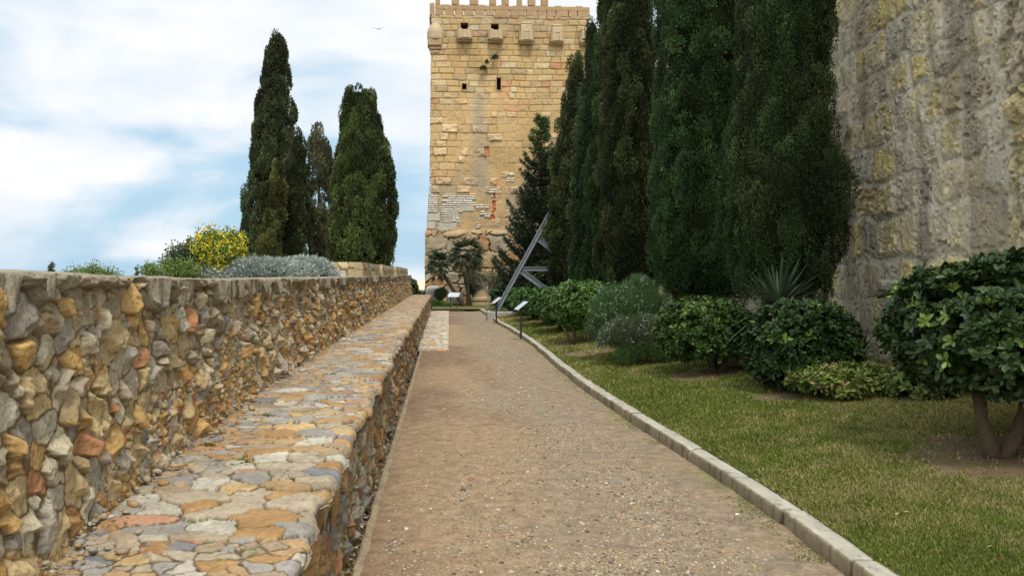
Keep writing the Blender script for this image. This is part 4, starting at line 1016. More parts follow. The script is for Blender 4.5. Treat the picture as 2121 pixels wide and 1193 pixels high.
st = [([(2.85, 18.8, b[2] - .05), (2.75, 18.8, b[2] + .25), (2.66, 18.8, b[2] + .4)], [.04, .03, .025]), ([(2.88, 18.85, b[2] - .05), (2.93, 18.85, b[2] + .5)], [.045, .03])]
shrub('round_shrub', 'shrub', 'light green shrub on a bent bare stem just beyond the flowering rosemary', b, (3.18, 19.2, 1.06), (.66, .9, .52), 1700, 8, .085, .040, (.045, .105, .020), (.075, .15, .028), 924, G3, st, lump=.16, young=.2)
b = base_at(3.6, 19.6)
shrub('round_shrub', 'shrub', 'green clipped shrub behind the light green one, its crown ending above the rosemary', b, (3.95, 20.4, 1.02), (.62, .8, .52), 1100, 8, .09, .042, (.036, .080, .018), (.055, .115, .024), 925, G3, [([(3.95, 20.4, .2), (3.95, 20.4, .8)], .05)], lump=.14)
labs = ['bright green clipped shrub, second in the row beyond the rosemary', 'darker clipped shrub in the middle of the far row', 'clipped shrub just right of the nearer small sign post', 'rounded clipped shrub beside the foot of the grey steel strut', 'farthest low clipped shrub at the foot of the grey steel strut']
for i, (X, d, rx, rz, zc) in enumerate([(3.0, 22.6, .56, .46, .92), (3.0, 25.4, .62, .44, .88), (2.95, 28.3, .66, .42, .84), (3.05, 31.2, .62, .40, .80), (3.0, 33.4, .66, .42, .78)]):
    shrub('round_shrub', 'shrub', labs[i], base_at(X, d), (X + .1, d, zc), (rx, .95, rz), 900, 8, .10 + .008 * i, .048 + .004 * i, (.032, .078, .018), (.052, .12, .024), 930 + i, G3, [([(X + .1, d, .2), (X + .1, d, .8)], .05)], lump=.14)
# clipped hedges behind the steel frame
shrub('trimmed_hedge', 'hedge', 'dome shaped clipped hedge seen between the two steel cross bars', base_at(4.3, 36.5), (4.55, 36.5, 1.25), (.95, .8, 1.10), 1500, 8, .11, .05, (.016, .034, .011), (.024, .046, .014), 941, None, None, lump=.05)
shrub('trimmed_hedge', 'hedge', 'low dark hedge beneath the steel frame in front of the tower foot', base_at(3.3, 39), (3.3, 39, .75), (1.1, .7, .6), 900, 8, .11, .05, (.016, .04, .016), (.026, .055, .02), 942, None, None, lump=.1)

# ---- spruce beside the tower
def conifer():
    rng = np.random.default_rng(77); d0 = 39.0; X0 = (1120 - VX) / F * d0; zt = EYE + (HY - 240) / F * d0; z0 = .9
    root = tag(empty('conifer_tree', (X0, d0, .3)), 'dark spreading conifer with layered branches between the tower and the cypress row', 'conifer')
    P = []; Dd = []; brv = MB()
    z = z0
    while z < zt - .1:
        t = (z - z0) / (zt - z0); Rr = 1.95 * (1 - t) ** .8 + .10
        nb = int(5 + 4 * (1 - t))
        for _ in range(nb):
            a = rng.uniform(0, 2 * np.pi); L = Rr * rng.uniform(.55, 1.2); up = .10 + .35 * t
            m = int(190 * L) + 30; s = rng.random(m) ** .7
            bx = np.stack([np.cos(a) * s * L, np.sin(a) * s * L, s * L * up - .22 * np.sin(s * 3) * (1 - t) + .28 * s ** 3 * L], 1)
            w = .20 * (1.05 - s) * L + .05; lat = rng.normal(0, 1, m) * w
            j = np.stack([-np.sin(a) * lat, np.cos(a) * lat, rng.normal(0, .05, m)], 1)
            P.append(bx + j + np.array([X0, d0, z]))
            Dd.append(np.stack([np.cos(a) - np.sin(a) * lat * 3, np.sin(a) + np.cos(a) * lat * 3, np.full(m, .35)], 1) + rng.normal(0, .45, (m, 3)))
            brv.tube([(X0, d0, z), (X0 + np.cos(a) * L * .8, d0 + np.sin(a) * L * .8, z + L * .8 * up)], [.03, .01], 4, cap=False)
        z += .17 + .10 * rng.random()
    P = np.concatenate(P); Dd = np.concatenate(Dd); n = len(P)
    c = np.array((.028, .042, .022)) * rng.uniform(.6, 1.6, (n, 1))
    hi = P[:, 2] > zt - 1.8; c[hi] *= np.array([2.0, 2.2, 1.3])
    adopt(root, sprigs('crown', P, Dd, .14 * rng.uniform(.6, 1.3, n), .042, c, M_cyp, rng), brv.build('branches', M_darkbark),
          MB().tube([(X0, d0, .2), (X0, d0, 2), (X0, d0, zt - .1)], [.16, .13, .02], 8).build('trunk', M_darkbark, smooth=True))
    print('conifer', n)
conifer()

# ---- rosemary / flowering heath bush
def wispy(kind, label, cat, base, c, r, n_st, k, L, W, col, col2, seed, fl=0, flcol=None, twig=None, low=-.3, group=None, lump=.2, mat=None):
    rng = np.random.default_rng(seed); root = tag(empty(kind, base), label, cat, group)
    tips, nr = crown_pts(rng, n_st, c, r, seed, lump, low, 2.2)
    b = np.array(base) + np.array([0, 0, .05])
    t = 1 - rng.random((len(tips), k, 1)) ** 1.6 * .55
    tips2 = tips[:, None] * 1.0; P = b + (tips2 - b) * t
    P = P + np.array([0, 0, 1.]) * (np.sin(t * np.pi) * .12) + rng.normal(0, .025, P.shape)
    dr = (tips - b); dr /= np.linalg.norm(dr, axis=1, keepdims=True)
    dr = dr[:, None] + rng.normal(0, .55, P.shape) + np.array([0, 0, .35])
    n = P.shape[0] * k; mv = rng.random((P.shape[0], 1, 1)); cc_ = (np.array(col) * (1 - mv) + np.array(col2) * mv) * rng.uniform(.65, 1.35, (P.shape[0], k, 1))
    adopt(root, sprigs('foliage', P.reshape(-1, 3), dr.reshape(-1, 3), L * rng.uniform(.6, 1.3, n), W, cc_.reshape(-1, 3), mat or M_matte, rng))
    tb = MB()
    for i in rng.choice(len(tips), min(60, len(tips)), False):
        e = tips[i]; m_ = (b + e) / 2 + np.array([0, 0, .08]); tb.tube([tuple(b), tuple(m_), tuple(e)], [.008, .006, .003], 4, cap=False)
    adopt(root, tb.build('twigs', M_bark if twig is None else twig))
    if fl:
        s = tips[rng.choice(len(tips), min(fl, len(tips)), False)]; kk = 6
        Pf = s[:, None] + rng.normal(0, .022, (len(s), kk, 3)); m = len(s) * kk
        adopt(root, sprigs('flowers', Pf.reshape(-1, 3), rng.normal(size=(m, 3)), .022 * rng.uniform(.7, 1.4, m), .018, np.array(flcol) * rng.uniform(.7, 1.2, (m, 1)), M_matte, rng))
    return root
wispy('rosemary_bush', 'grey-green feathery bush with tiny pale flowers between the light green shrub and the clipped shrub', 'bush', base_at(3.3, 15.3), (3.42, 15.3, .82), (.74, .65, .74), 1700, 36, .055, .008, (.045, .105, .030), (.070, .130, .045), 951, 300, (.42, .40, .38), lump=.35)
wispy('rosemary_bush', 'lower greyish bush with brown twigs and pale flowers in front of the feathery one', 'bush', base_at(3.25, 14.4), (3.25, 14.4, .62), (.62, .5, .38), 900, 30, .045, .007, (.055, .088, .034), (.085, .105, .055), 952, 140, (.40, .39, .37), lump=.25)
wispy('green_groundcover', 'bright green feathery tuft at the foot of the flowering bush', 'plant', base_at(3.3, 14.0), (3.38, 14.05, .36), (.50, .32, .20), 420, 30, .05, .008, (.038, .085, .018), (.055, .11, .024), 953, lump=.2)
# low yellow-green plant
shrub('low_variegated_plant', 'plant', 'low yellow-green leafy plant spread on the lawn between the two dark glossy shrubs', base_at(4.45, 9.45), (4.52, 9.5, .50), (.56, .40, .19), 850, 7, .085, .032, (.10, .16, .03), (.19, .22, .05), 961, None, None, lump=.2, low=-.2, core=.6, young=.12, ycol=(.32, .26, .12), mat=M_matte)
shrub('low_variegated_plant', 'plant', 'small patch of light green leaves beside the low yellow-green plant, under the near shrub', base_at(4.95, 9.0), (5.05, 9.0, .52), (.34, .3, .18), 300, 7, .08, .03, (.09, .14, .035), (.14, .17, .05), 962, None, None, lump=.2, low=-.2, core=.6, mat=M_matte)

# ---- sword-leaved plants
def sword(label, c, R0, n, col, seed, w=.035, base=None, up=.24, kind='yucca_plant'):
    rng = np.random.default_rng(seed); base = base or (c[0], c[1], c[2] - .1)
    root = tag(empty(kind, base), label, 'yucca')
    v = rng.normal(size=(n, 3)); v[:, 2] = np.abs(v[:, 2]) * 1.2 - .35; v /= np.linalg.norm(v, axis=1, keepdims=True)
    L = R0 * rng.uniform(.75, 1.12, n); seg = 6
    side = np.cross(v, [0, 0, 1.]); side /= np.linalg.norm(side, axis=1, keepdims=True) + 1e-9
    tt = np.linspace(0, 1, seg)
    ww_ = w * np.array([.7, 1, 1, .85, .55, .04])
    V = []
    for i, t in enumerate(tt):
        p = np.array(c) + v * (L * t)[:, None] - np.array([0, 0, 1.]) * (up * R0 * t ** 2.2 * (1.2 - v[:, 2]))[:, None]
        V.append(p - side * ww_[i] / 2); V.append(p + side * ww_[i] / 2)
    V = np.stack(V, 1).reshape(-1, 3)
    b = np.arange(n)[:, None] * (2 * seg); Fc = np.concatenate([b + np.array([2 * i, 2 * i + 1, 2 * i + 3, 2 * i + 2]) for i in range(seg - 1)], 0)
    cols = np.array(col) * rng.uniform(.6, 1.35, (n, 1)); dead = (v[:, 2] < -.1) & (rng.random(n) < .5); cols[dead] = (.20, .17, .10)
    adopt(root, mesh('leaves', V, Fc, M_matte, np.repeat(cols, 2 * seg, 0)))
    adopt(root, MB().tube([tuple(base), tuple(c)], [.09, .07], 10, wob=.1, seed=seed).build('trunk', M_bark, smooth=True))
    return root
c = px(1612, 640, 11.2); sword('large yucca with long blue-green sword leaves rising behind the dark glossy shrub', c, .78, 190, (.060, .092, .050), 971, .034, base_at(c[0], 11.2))
c = px(1782, 738, 10.4); sword('small dark sword-leaved yucca against the foot of the big wall', c, .42, 70, (.025, .045, .028), 972, .026, base_at(c[0], 10.4))

# ---- boulders
def boulder(label, c, r, colr, seed, name='boulder'):
    A, B = np.meshgrid(np.linspace(0, 2 * np.pi, 49), np.linspace(-np.pi / 2, np.pi / 2, 25), indexing='ij')
    v = np.stack([np.cos(B) * np.cos(A), np.cos(B) * np.sin(A), np.sin(B)], -1)
    k = (np.abs(v) ** 4).sum(-1) ** (-1 / 4) * (.9 + .2 * vn(v[..., 0] * 2 + 9, v[..., 1] * 2 + v[..., 2] * 2 + 9, seed)) 
    k = k * (1 + .05 * (fbm(v[..., 0] * 7 + v[..., 2] * 5, v[..., 1] * 7 + 3, seed, 3) - .5) * np.cos(B))
    k[-1] = k[0]
    o = mesh(name, v * k[..., None] * np.array(r), gridf(49, 25), M_rom, np.broadcast_to(lin(*colr), k.shape + (3,)), True)
    o.location = c; tag(o, label, 'boulder'); return o
boulder('pale squared boulder half hidden behind the flat clipped shrub', (4.62, 12.9, .50), (.42, .3, .28), (176, 158, 132), 1)
boulder('flat pale stone beneath the small dark yucca', (4.95, 10.6, .55), (.42, .25, .14), (176, 168, 150), 2)
boulder('squat tan stone block at the foot of the second cypress', (4.6, 17.2, 1.0), (.22, .3, .55), (190, 158, 110), 3)
boulder('whitish stone block at the left foot of the tower', (-.55, 46.9, .72), (.40, .4, .42), (184, 178, 168), 4)
boulder('low stone block on the grass behind the far sign', (.7, 46.6, .40), (.45, .35, .32), (180, 170, 150), 5)
o = MB().lathe((0, 0, 0), [(.001, -.1), (.62, -.1), (.62, .12), (.56, .18), (.64, .24), (.64, .36), (.52, .42), (.50, .50), (.48, .95), (.44, 1.0), (.001, 1.02)], 24).build('column_drum', M_mach, smooth=False)
o.location = px(997, 627, 46.2); o.location.z = .15; tag(o, 'worn round column base standing at the tower foot beside the pale-stemmed bush', 'column base')

# ---- palms
def palm(label, base, top, r, seed, nf=46, rf=.75, skirt=-.25):
    rng = np.random.default_rng(seed); root = tag(empty('fan_palm', base), label, 'palm', 'fan palms at the tower foot')
    a = Vector(base); b_ = Vector(top); m_ = (a + b_) / 2 + Vector((0, 0, -.08))
    adopt(root, MB().tube([a - Vector((0, 0, .1)), a.lerp(m_, .5), m_, m_.lerp(b_, .6), b_], [r * 1.15, r, r, r * 1.05, r * 1.3], 10, wob=.12, seed=seed).build('trunk', M_darkbark, smooth=False))
    P = []; Dv = []; Cc = []; Ls = []
    for i in range(nf):
        v = rng.normal(size=3); v[2] = v[2] * .9 + .22; v /= np.linalg.norm(v)
        L0 = rng.uniform(.35, .6) * rf; hub = np.array(top) + v * L0 + np.array([0, 0, .05 - .12 * (1 - v[2])])
        s = np.cross(v, [0, 0, 1.]); s /= np.linalg.norm(s) + 1e-6
        dead = v[2] < -.15
        for q in np.linspace(-1.25, 1.25, 25):
            dd = v * math.cos(q) + s * math.sin(q) - np.array([0, 0, .30 + .3 * (1 - v[2])])
            P.append(hub); Dv.append(dd + rng.normal(0, .06, 3)); Ls.append(rng.uniform(.38, .55) * rf)
            Cc.append(np.array((.12, .11, .06) if dead else (.052, .078, .044)) * rng.uniform(.7, 1.3))
    adopt(root, blades('fronds', np.array(P), np.array(Ls) , .030, np.array(Dv), np.array(Cc), M_matte, rng=rng, droop=.12))
def P3(x, y, d, z=None):
    p = px(x, y, d); return (p[0], p[1], p[2] if z is None else z)
palm('leaning fan palm with a slanting dark trunk, left of the pair', P3(962, 0, 45.0, .12), P3(907, 548, 45.0), .09, 31, 64, .85)
palm('upright fan palm with the fuller round crown, right of the pair', P3(970, 0, 45.3, .12), P3(967, 528, 45.3), .11, 32, 100, 1.12)
o = tag(empty('fan_palm', P3(965, 0, 45.6, .12)), 'second slim palm stem rising against the upright palm', 'palm')
adopt(o, MB().tube([P3(975, 0, 45.5, .05), P3(968, 600, 45.5), P3(961, 560, 45.5), P3(958, 540, 45.5)], [.10, .09, .09, .08], 9, wob=.1, seed=4).build('trunk', M_darkbark))

# ---- pale stemmed olive bush
rng = np.random.default_rng(41); b0 = P3(1011, 0, 43.6, .12)
ol = tag(empty('olive_bush', b0), 'small airy bush with pale bare branching stems in front of the tower foot', 'bush')
tb = MB(); tips_ = []
tb.tube([b0, (b0[0], b0[1], .85)], [.05, .04], 7)
for i in range(13):
    a = rng.uniform(0, 2 * np.pi); e = (b0[0] + math.cos(a) * rng.uniform(.3, .85), b0[1] + math.sin(a) * .5, rng.uniform(1.35, 1.75))
    m_ = ((b0[0] * .55 + e[0] * .45), (b0[1] * .6 + e[1] * .4), 1.15); tb.tube([(b0[0], b0[1], .8), m_, e], [.032, .024, .010], 5); tips_.append(e)
adopt(ol, tb.build('trunk', M_palebark))
Pt = np.array(tips_)[rng.integers(0, 13, 2600)] + rng.normal(0, 1, (2600, 3)) * np.array([.26, .26, .22])
adopt(ol, sprigs('foliage', Pt, rng.normal(size=(2600, 3)) + [0, 0, .3], .09, .03, np.array((.085, .090, .050)) * rng.uniform(.6, 1.4, (2600, 1)), M_matte, rng))
# low plants at the tower foot
wispy('low_bush', 'bluish green low bush by the whitish block at the tower foot', 'bush', P3(912, 0, 45.6, .12), P3(912, 612, 45.6), (.30, .3, .34), 200, 24, .09, .025, (.06, .095, .06), (.08, .11, .07), 981)
wispy('low_bush', 'bright green low clump beside the far sign', 'bush', P3(905, 0, 44.6, .12), P3(905, 634, 44.6), (.75, .3, .14), 260, 20, .08, .03, (.07, .14, .03), (.09, .17, .04), 982, 60, (.8, .8, .8))
wispy('low_bush', 'dark green bush at the tower foot right of the pale-stemmed bush', 'bush', P3(1035, 0, 44.5, .15), P3(1035, 604, 44.5), (.55, .4, .65), 420, 26, .11, .035, (.035, .06, .035), (.05, .075, .04), 983)
wispy('low_bush', 'olive coloured loose bush behind the pale stems', 'bush', P3(985, 0, 46.0, .15), P3(985, 590, 46.0), (.55, .4, .6), 260, 22, .10, .03, (.07, .075, .04), (.09, .09, .05), 984)
wispy('ivy_tuft', 'plant tuft growing from the tower wall below the second machicolation', 'plant', P3(1026, 124, 47.9), P3(1025, 122, 47.8), (.17, .12, .13), 60, 14, .06, .03, (.05, .08, .04), (.06, .09, .05), 985)
wispy('ivy_tuft', 'lowest plant tuft on the tower wall left of the slot window', 'plant', P3(1001, 146, 47.9), P3(1001, 145, 47.8), (.15, .12, .12), 60, 14, .06, .03, (.05, .08, .04), (.06, .09, .05), 986)
wispy('ivy_tuft', 'tiny plant tuft on the tower wall between the two larger tufts', 'plant', P3(1009, 133, 47.9), P3(1008, 132, 47.8), (.10, .08, .08), 40, 14, .05, .03, (.05, .08, .04), (.06, .09, .05), 987)

# ---- plants and walls behind the rubble wall
wispy('silver_bush', 'silvery grey-leaved bush spilling over the top of the left wall', 'bush', (-2.75, 12.6, 1.3), (-2.75, 12.6, 1.70), (.85, .5, .22), 1500, 30, .055, .016, (.25, .30, .26), (.38, .42, .38), 991, lump=.25, low=-.2)
wispy('silver_bush', 'right part of the silvery foliage, a smaller bush next to the low stone walls', 'bush', (-2.35, 14.6, 1.3), (-2.38, 14.6, 1.72), (.52, .5, .26), 900, 30, .06, .018, (.25, .30, .26), (.38, .42, .38), 992, lump=.2, low=-.2)
def airy(kind, label, cat, c, r, n, L, col, col2, seed, base, fl=0, flc=None, group=None, trunk=.05, W=.5, clus=60, expo=2.2, mat=None):
    rng = np.random.default_rng(seed); root = tag(empty(kind, base), label, cat, group)
    cl, nr = crown_pts(rng, clus, c, r, seed, .25, -.8, expo); q = rng.random(len(cl)) ** .5; cl = np.array(c) + (cl - np.array(c)) * (.35 + .6 * q)[:, None]
    idx = rng.integers(0, len(cl), n); sd = np.mean(r) * .16
    P = cl[idx] + rng.normal(0, 1, (n, 3)) * sd
    mv = rng.random((len(cl), 1))[idx]; cols = (np.array(col) * (1 - mv) + np.array(col2) * mv) * rng.uniform(.6, 1.4, (n, 1))
    adopt(root, sprigs('foliage', P, rng.normal(size=(n, 3)) + [0, 0, .3], L * rng.uniform(.7, 1.3, n), L * W, cols, mat or M_matte, rng))
    tb = MB()
    for i in range(len(cl)):
        e = cl[i]; m_ = (np.array(base) * .5 + e * .5); m_[2] = base[2] + (e[2] - base[2]) * .45
        tb.tube([tuple(base), tuple(m_), tuple(e)], [trunk, trunk * .5, trunk * .15], 5, cap=False)
    adopt(root, tb.build('trunk', M_bark))
    if fl:
        up = cl[cl[:, 2] > c[2] - r[2] * .5]; i2 = rng.integers(0, len(up), fl); Pf = up[i2] + rng.normal(0, 1, (fl, 3)) * sd * 1.1
        Pf = Pf[:, None] + rng.normal(0, .02, (fl, 7, 3)); m = fl * 7
        adopt(root, sprigs('flowers', Pf.reshape(-1, 3), rng.normal(size=(m, 3)), .036 * rng.uniform(.7, 1.3, m), .028, np.array(flc) * rng.uniform(.8, 1.1, (m, 1)), M_matte, rng))
    return root
c = px(455, 524, 12.5); airy('flowering_shrub', 'shrub covered in bright yellow flowers behind the left wall', 'shrub', c, (.36, .36, .34), 6000, .045, (.10, .16, .03), (.16, .22, .05), 1001, (c[0], c[1], 1.3), 420, (.74, .60, .04), trunk=.016, clus=85)
c = px(392, 545, 13.2); airy('leafy_shrub', 'loose green shrub left of the yellow flowering one', 'shrub', c, (.42, .4, .34), 6000, .05, (.055, .085, .035), (.10, .13, .05), 1002, (c[0], c[1], 1.25), trunk=.02, clus=80)
c = px(360, 562, 11.8); airy('leafy_shrub', 'low bright green shrub just above the coping, left of the loose shrub', 'shrub', c, (.42, .3, .12), 2600, .04, (.11, .17, .04), (.14, .2, .05), 1003, (c[0], c[1], 1.3), trunk=.012, clus=70)
# low stepped stone walls on the terrace
def low_wall(label, x0, x1, y0, y1, zt, seed, zb=1.0):
    root = tag(empty('low_stone_wall', ((x0 + x1) / 2, (y0 + y1) / 2, 1.2)), label, 'stone wall', 'low stone walls on the terrace')
    def side(P0, P1, nrm):
        L = math.hypot(P1[0] - P0[0], P1[1] - P0[1]); T, Z = np.meshgrid(np.linspace(0, 1, int(L / .03) + 8), np.linspace(zb, zt, 40), indexing='ij')
        h, m, ci, cj = rocks(T * L + P0[0], Z, .26, seed, edge=.12, slope=.2, flat=.3)
        C = pick(hsh(ci, cj, 5), [(3, (200, 180, 140)), (2, (186, 180, 168)), (2, (176, 156, 120)), (1, (160, 154, 146))]) * (.30 + .70 * m)[..., None] * .92
        H = .10 * h * m * sst(0, .06, np.minimum(T, 1 - T)) * sst(0, .1, zt - Z + .001)
        return mesh('wall_face', np.stack([P0[0] + T * (P1[0] - P0[0]) + nrm[0] * H, P0[1] + T * (P1[1] - P0[1]) + nrm[1] * H, Z], -1), gridf(*T.shape), M_rub, C, True)
    adopt(root, side((x0, y0), (x1, y0), (0, -1)), side((x1, y0), (x1, y1), (1, 0)))
    Tg, Sg = np.meshgrid(np.linspace(x0, x1, 30), np.linspace(y0, y1, 60), indexing='ij')
    h, m, ci, cj = rocks(Tg, Sg, .3, seed + 3, edge=.15, slope=.1, flat=.25)
    adopt(root, mesh('wall_top', np.stack([Tg, Sg, zt - .01 + .03 * h * m * sst(0, .05, np.minimum(np.minimum(Tg - x0, x1 - Tg), np.minimum(Sg - y0, y1 - Sg)))], -1), gridf(*Tg.shape), M_rub, pick(hsh(ci, cj, 5), [(1, (190, 176, 148)), (1, (176, 168, 150))]), True))
low_wall('low light stone wall beside the silvery bushes, nearest of the stepped walls', px(666, 0, 17)[0], px(752, 0, 17)[0], 17, 21.5, 1.7 + 29 / F * 17, 1101)
low_wall('middle piece of the stepped low walls beneath the broad conical cypress', px(740, 0, 22)[0], px(792, 0, 22)[0], 22.2, 27, 1.7 + 24 / F * 22, 1102)
low_wall('end piece of the stepped low walls nearest the tower', px(785, 0, 29)[0], px(822, 0, 29)[0], 29, 38, 1.7 + 20 / F * 29, 1103)
low_wall('rough lump of masonry behind the silvery bushes', px(588, 0, 19)[0], px(664, 0, 19)[0], 19, 20, 1.7 + 36 / F * 19, 1104)
# distant trees over the wall top
c = px(188, 562, 60); c2 = c
airy('pine_tree', 'distant light green pine crown showing over the left wall', 'pine', (c[0], c[1], c[2] - .62), (1.9, 1.5, .85), 9000, .18, (.10, .15, .045), (.15, .20, .06), 1011, (c[0], c[1], -4.3), trunk=.12, clus=90)
for i, (x, yt, yb_, w, lab) in enumerate([(106, 543, 575, 11, 'tiny distant cypress tip, leftmost over the wall'), (308, 545, 580, 15, 'tiny distant cypress tip nearest the loose shrub'), (284, 552, 580, 9, 'tiny thin tree top between the pine crown and the cypress tip')]):
    d_ = 55; c = px(x, (yt + yb_) / 2, d_)
    airy('distant_cypress' if i < 2 else 'distant_sapling', lab, 'tree', c, (w / 2 / F * d_, .25, (yb_ - yt) / 2 / F * d_), 1500 if i < 2 else 400, .09, (.075, .075, .04), (.10, .09, .06), 1020 + i, (c[0], c[1], -4.3), trunk=.06, clus=26)
# round bush, hedge and tiled house beyond the bench end
shrub('round_shrub', 'shrub', 'small dark bush tucked behind the far end of the rubble wall', (-1.9, 46, -.16), (-1.75, 46, .9), (.42, .5, .62), 500, 8, .10, .045, (.03, .05, .02), (.045, .07, .026), 1031, None, None, lump=.1)
shrub('trimmed_hedge', 'hedge', 'small piece of low hedge between the rubble wall end and the tower', (-1.2, 47, -.16), (-1.15, 47, .35), (.75, .4, .55), 500, 8, .10, .045, (.03, .055, .02), (.04, .07, .024), 1032, None, None, lump=.06, expo=4)
house = tag(empty('tiled_house', (-3, 75, -4.3)), 'pale tiled roof of a distant house in the gap left of the tower', 'house')
T, S = np.meshgrid(np.linspace(-6.5, 4, 160), np.linspace(0, 1, 40), indexing='ij')
Zr = -.1 + S * 1.45 + .05 * np.abs(np.sin(T * 14)); Yr = 71 + S * 4.5
adopt(house, mesh('roof', np.stack([T, Yr, Zr], -1), gridf(*T.shape), M_tile, np.broadcast_to(lin(214, 190, 158), T.shape + (3,)), True),
      MB().box((-1.25, 75.3, -2.3), (10.2, 8, 4.2), bev=.02).build('wall', M_plaster))

# ================================================================== GRASS
rg = np.random.default_rng(55); N = 950000
d = 1 / rg.uniform(1 / 40., 1 / 3.6, N) ; u = rg.random(N)
X = kerbXs(d) + .148 + u * np.minimum(6.6 - kerbXs(d), 5)
vis = X / d < 1.0; X, d = X[vis], d[vis]
keep = rg.random(len(X)) > bare(X, d) * .97; X, d = X[keep], d[keep]; n = len(X)
z = lawnZ(X, d); L = (.019 + .0022 * d) * rg.uniform(.6, 1.35, n); W = .0018 + .0008 * d
pat = fbm(X * .8, d * .5, 81, 4); pat2 = fbm(X * 5, d * 4, 82, 3)
L = L * (.75 + .6 * pat2)
straw = rg.random(n) < np.clip(.27 + 2.2 * (pat - .44) + 1.0 * (pat2 - .5), .12, .8)
gcol = np.array(lin(100, 113, 45)) * rg.uniform(.55, 1.35, (n, 1)); scol = np.array(lin(158, 148, 96)) * rg.uniform(.65, 1.2, (n, 1))
cols = np.where(straw[:, None], scol, gcol)
dirs = np.stack([rg.normal(0, .55, n), rg.normal(0, .55, n), rg.uniform(.5, 1, n)], 1)
dirs /= np.linalg.norm(dirs, axis=1, keepdims=True)
side = np.cross(dirs, rg.normal(size=(n, 3))); side /= np.linalg.norm(side, axis=1, keepdims=True)
p = np.stack([X, d, z - .004], 1)
V = np.stack([p - side * W[:, None], p + side * W[:, None], p + dirs * L[:, None]], 1).reshape(-1, 3)
struct(mesh('grass', V, np.arange(n * 3).reshape(n, 3), M_grass, np.repeat(cols, 3, 0)), 'stuff')
# weeds along the kerb foot and fallen leaves
n = 2200; d = 1 / rg.uniform(1 / 22., 1 / 5., n); k = fbm(d * .7, d * 0, 91, 3) > .52; d = d[k]; n = len(d)
X = kerbXs(d) - np.abs(rg.normal(0, .09, n)); p = np.stack([X, d, np.full(n, .01)], 1)
struct(blades('kerb_weeds', p, rg.uniform(.01, .035, n), .007, np.stack([rg.normal(0, .6, n), rg.normal(0, .6, n), rg.uniform(.3, 1, n)], 1), lin(104, 112, 48) * rg.uniform(.6, 1.3, (n, 1)), M_matte, rng=rg, droop=.2), 'stuff')
n = 260; d = 1 / rg.uniform(1 / 18., 1 / 3.2, n); w = rg.random(n) < .62
X = np.where(w, rg.uniform(-.6, -.52, n), kerbXs(d) + .25 + rg.random(n) * 3); z = np.where(w, -.05, lawnZ(X, d) + .025)
cols = pick(rg.random(n), [(3, (178, 170, 120)), (2, (140, 120, 70)), (1, (96, 60, 40))])
struct(leaves('fallen_leaves', np.stack([X, d, z], 1), np.stack([rg.normal(size=n), rg.normal(size=n), rg.normal(0, .15, n)], 1), np.tile([0, 0, 1.], (n, 1)), rg.uniform(.02, .05, n), rg.uniform(.012, .022, n), cols, M_matte), 'stuff')

# ================================================================== STEEL FRAME, SIGNS, BIRD
fr = tag(empty('steel_frame', (2.1, 33, .2)), 'slanting grey steel frame with cross bars leaning up behind the clipped shrubs', 'steel frame')
def ibeam(a, b, w, h, name):
    a = Vector(a); b = Vector(b); d_ = (b - a); rot = d_.to_track_quat('Z', 'Y').to_matrix(); m_ = MB(); c_ = (a + b) / 2; L = d_.length
    # flanges seen from the path: two plates and a web
    ax = rot @ Vector((1, 0, 0)); ay = rot @ Vector((0, 1, 0))
    horiz = ax if abs(ax.y) < abs(ay.y) else ay
    if horiz is ax: fl = (w * .16, h, L); wb = (w * .8, h * .3, L); off = ax * (w / 2 - w * .08)
    else: fl = (h, w * .16, L); wb = (h * .3, w * .8, L); off = ay * (w / 2 - w * .08)
    m_.box((c_ + off)[:], fl, rot=rot); m_.box((c_ - off)[:], fl, rot=rot); m_.box(c_[:], wb, rot=rot)
    return m_.build(name, M_steel)
A0 = P3(1024, 652, 33.0); A1 = P3(1140, 438, 33.0); A2 = P3(1168, 388, 33.0)
adopt(fr, ibeam(A0, A2, .15, .2, 'inclined_beam'))
adopt(fr, ibeam(P3(1082, 557, 33.02), P3(1200, 557, 33.02), .16, .17, 'cross_bar'), ibeam(P3(1080, 562, 33.02), P3(1175, 632, 33.02), .20, .17, 'brace'))
adopt(fr, ibeam(P3(1120, 491, 33.02), P3(1200, 491, 33.02), .16, .17, 'cross_bar'), ibeam(P3(1117, 497, 33.02), P3(1190, 553, 33.02), .20, .17, 'brace'))
bp_ = MB(); q0 = P3(1020, 643, 32.95); bp_.box((q0[0] + .42, 33.0, q0[2] - .02), (.95, .5, .05)); bp_.box((q0[0] + .95, 33.0, q0[2] + .07), (.05, .4, .2)); bp_.bar((q0[0] + .02, 32.8, q0[2]), (q0[0] + .25, 32.8, q0[2] + .42), .04, .04)
adopt(fr, bp_.build('base_plate', M_post))
adopt(fr, MB().box((2.3, 33.0, .14), (1.2, 1.1, .42), bev=.03).build('concrete_footing', M_conc))
for k in range(14):
    t = k / 13; a = Vector(A0).lerp(Vector(A2), .12 + .85 * t)
    if k % 2: adopt(fr, MB().box((a.x + .02, 32.885, a.z), (.05, .03, .05), bev=.01).build('bolt', M_steel))

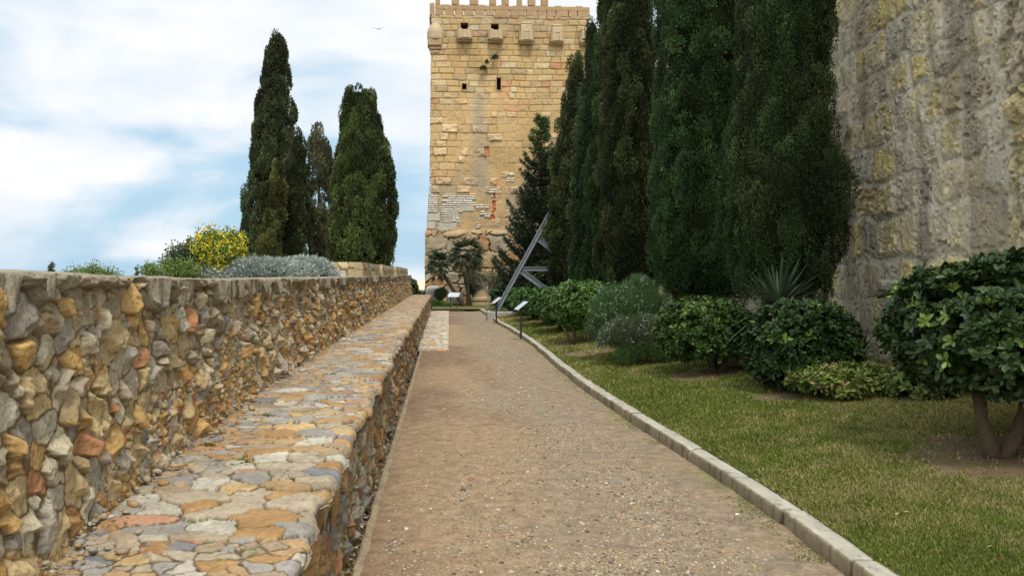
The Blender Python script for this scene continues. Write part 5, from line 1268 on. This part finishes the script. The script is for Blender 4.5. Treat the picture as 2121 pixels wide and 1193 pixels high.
def sign(label, x, ybase, ytop, d, width, facing, two=False, z0=None):
    X = (x - VX) / F * d; z0 = (EYE - (ybase - HY) / F * d) if z0 is None else z0; zt = EYE - (ytop - HY) / F * d
    root = tag(empty('information_sign', (X, d, z0)), label, 'sign', 'lectern information signs')
    ps = [(X, d)] if not two else [(X - width * .3, d + .05), (X + width * .3, d - .05)]
    for (a, b_) in ps: adopt(root, MB().box((a, b_, (z0 + zt) / 2 - .08), (.055 if not two else .045, .05, zt - z0 - .10), bev=.006).build('post', M_post))
    from mathutils import Matrix
    rot = Matrix.Rotation(R(facing), 3, 'Z') @ Matrix.Rotation(R(38), 3, 'X')
    pm = MB().box((X, d, zt - .09), (width, .34, .02), rot=rot, bev=.004).build('panel', M_panel)
    off = rot @ Vector((0, 0, .0125))
    pr = MB().box((X + off.x, d + off.y, zt - .09 + off.z), (width * .9, .29, .004), rot=rot).build('print', M_panelprint)
    bk = MB().box((X - off.x * 1.6, d - off.y * 1.6, zt - .09 - off.z * 1.6), (width * .5, .16, .012), rot=rot).build('bracket', M_post)
    adopt(root, pm, bk); pr.data.transform(Matrix.Translation(-Vector(root.location))); pr.parent = pm
sign('slim single-post sign with tilted white panel, nearest to the camera at the kerb', 1079, 700, 626, 22.4, .38, -80)
sign('single-post sign with tilted white panel farther along the kerb, before the steel frame', 1028, 671, 617, 30.3, .42, -80)
sign('two-legged sign with white panel at the end of the path', 940, 643, 607, 43.0, .55, -14, True, .03)

bird = tag(empty('gull', px(783, 60, 60)), 'small white gull gliding with spread wings in the pale sky', 'bird')
bb = px(783, 60, 60)
vs = []; prof = [(-.16, .005), (-.10, .035), (0, .05), (.09, .04), (.13, .028), (.17, .004)]
m_ = MB(); m_.tube([(bb[0] + t, bb[1] + t * .3, bb[2] - .02) for t, r_ in prof], [r_ for t, r_ in prof], 8)
for s in (-1, 1):
    sp = [(0, 0, .0, .11), (.2, .05, .045, .10), (.42, .02, .05, .06), (.52, -.05, .03, .01)]
    v_ = []
    for (y, x_, z_, ch) in sp:
        a_ = s * y
        for (qx, qz) in ((-ch / 2, 0), (0, .012), (ch / 2, 0), (0, -.006)):
            v_.append((bb[0] + a_ * .95 + qx * .2, bb[1] + qx + x_, bb[2] + z_ + qz))
    f_ = [(4 * i + k, 4 * i + (k + 1) % 4, 4 * i + 4 + (k + 1) % 4, 4 * i + 4 + k) for i in range(3) for k in range(4)]
    f_.append((12, 13, 14, 15)); m_.add(v_, f_)
adopt(bird, m_.build('body', M_bird, smooth=True))
print('objects', len(bpy.data.objects))

for o in list(bpy.data.objects):
    if o.name.startswith('flowers'): o['kind'] = 'stuff'
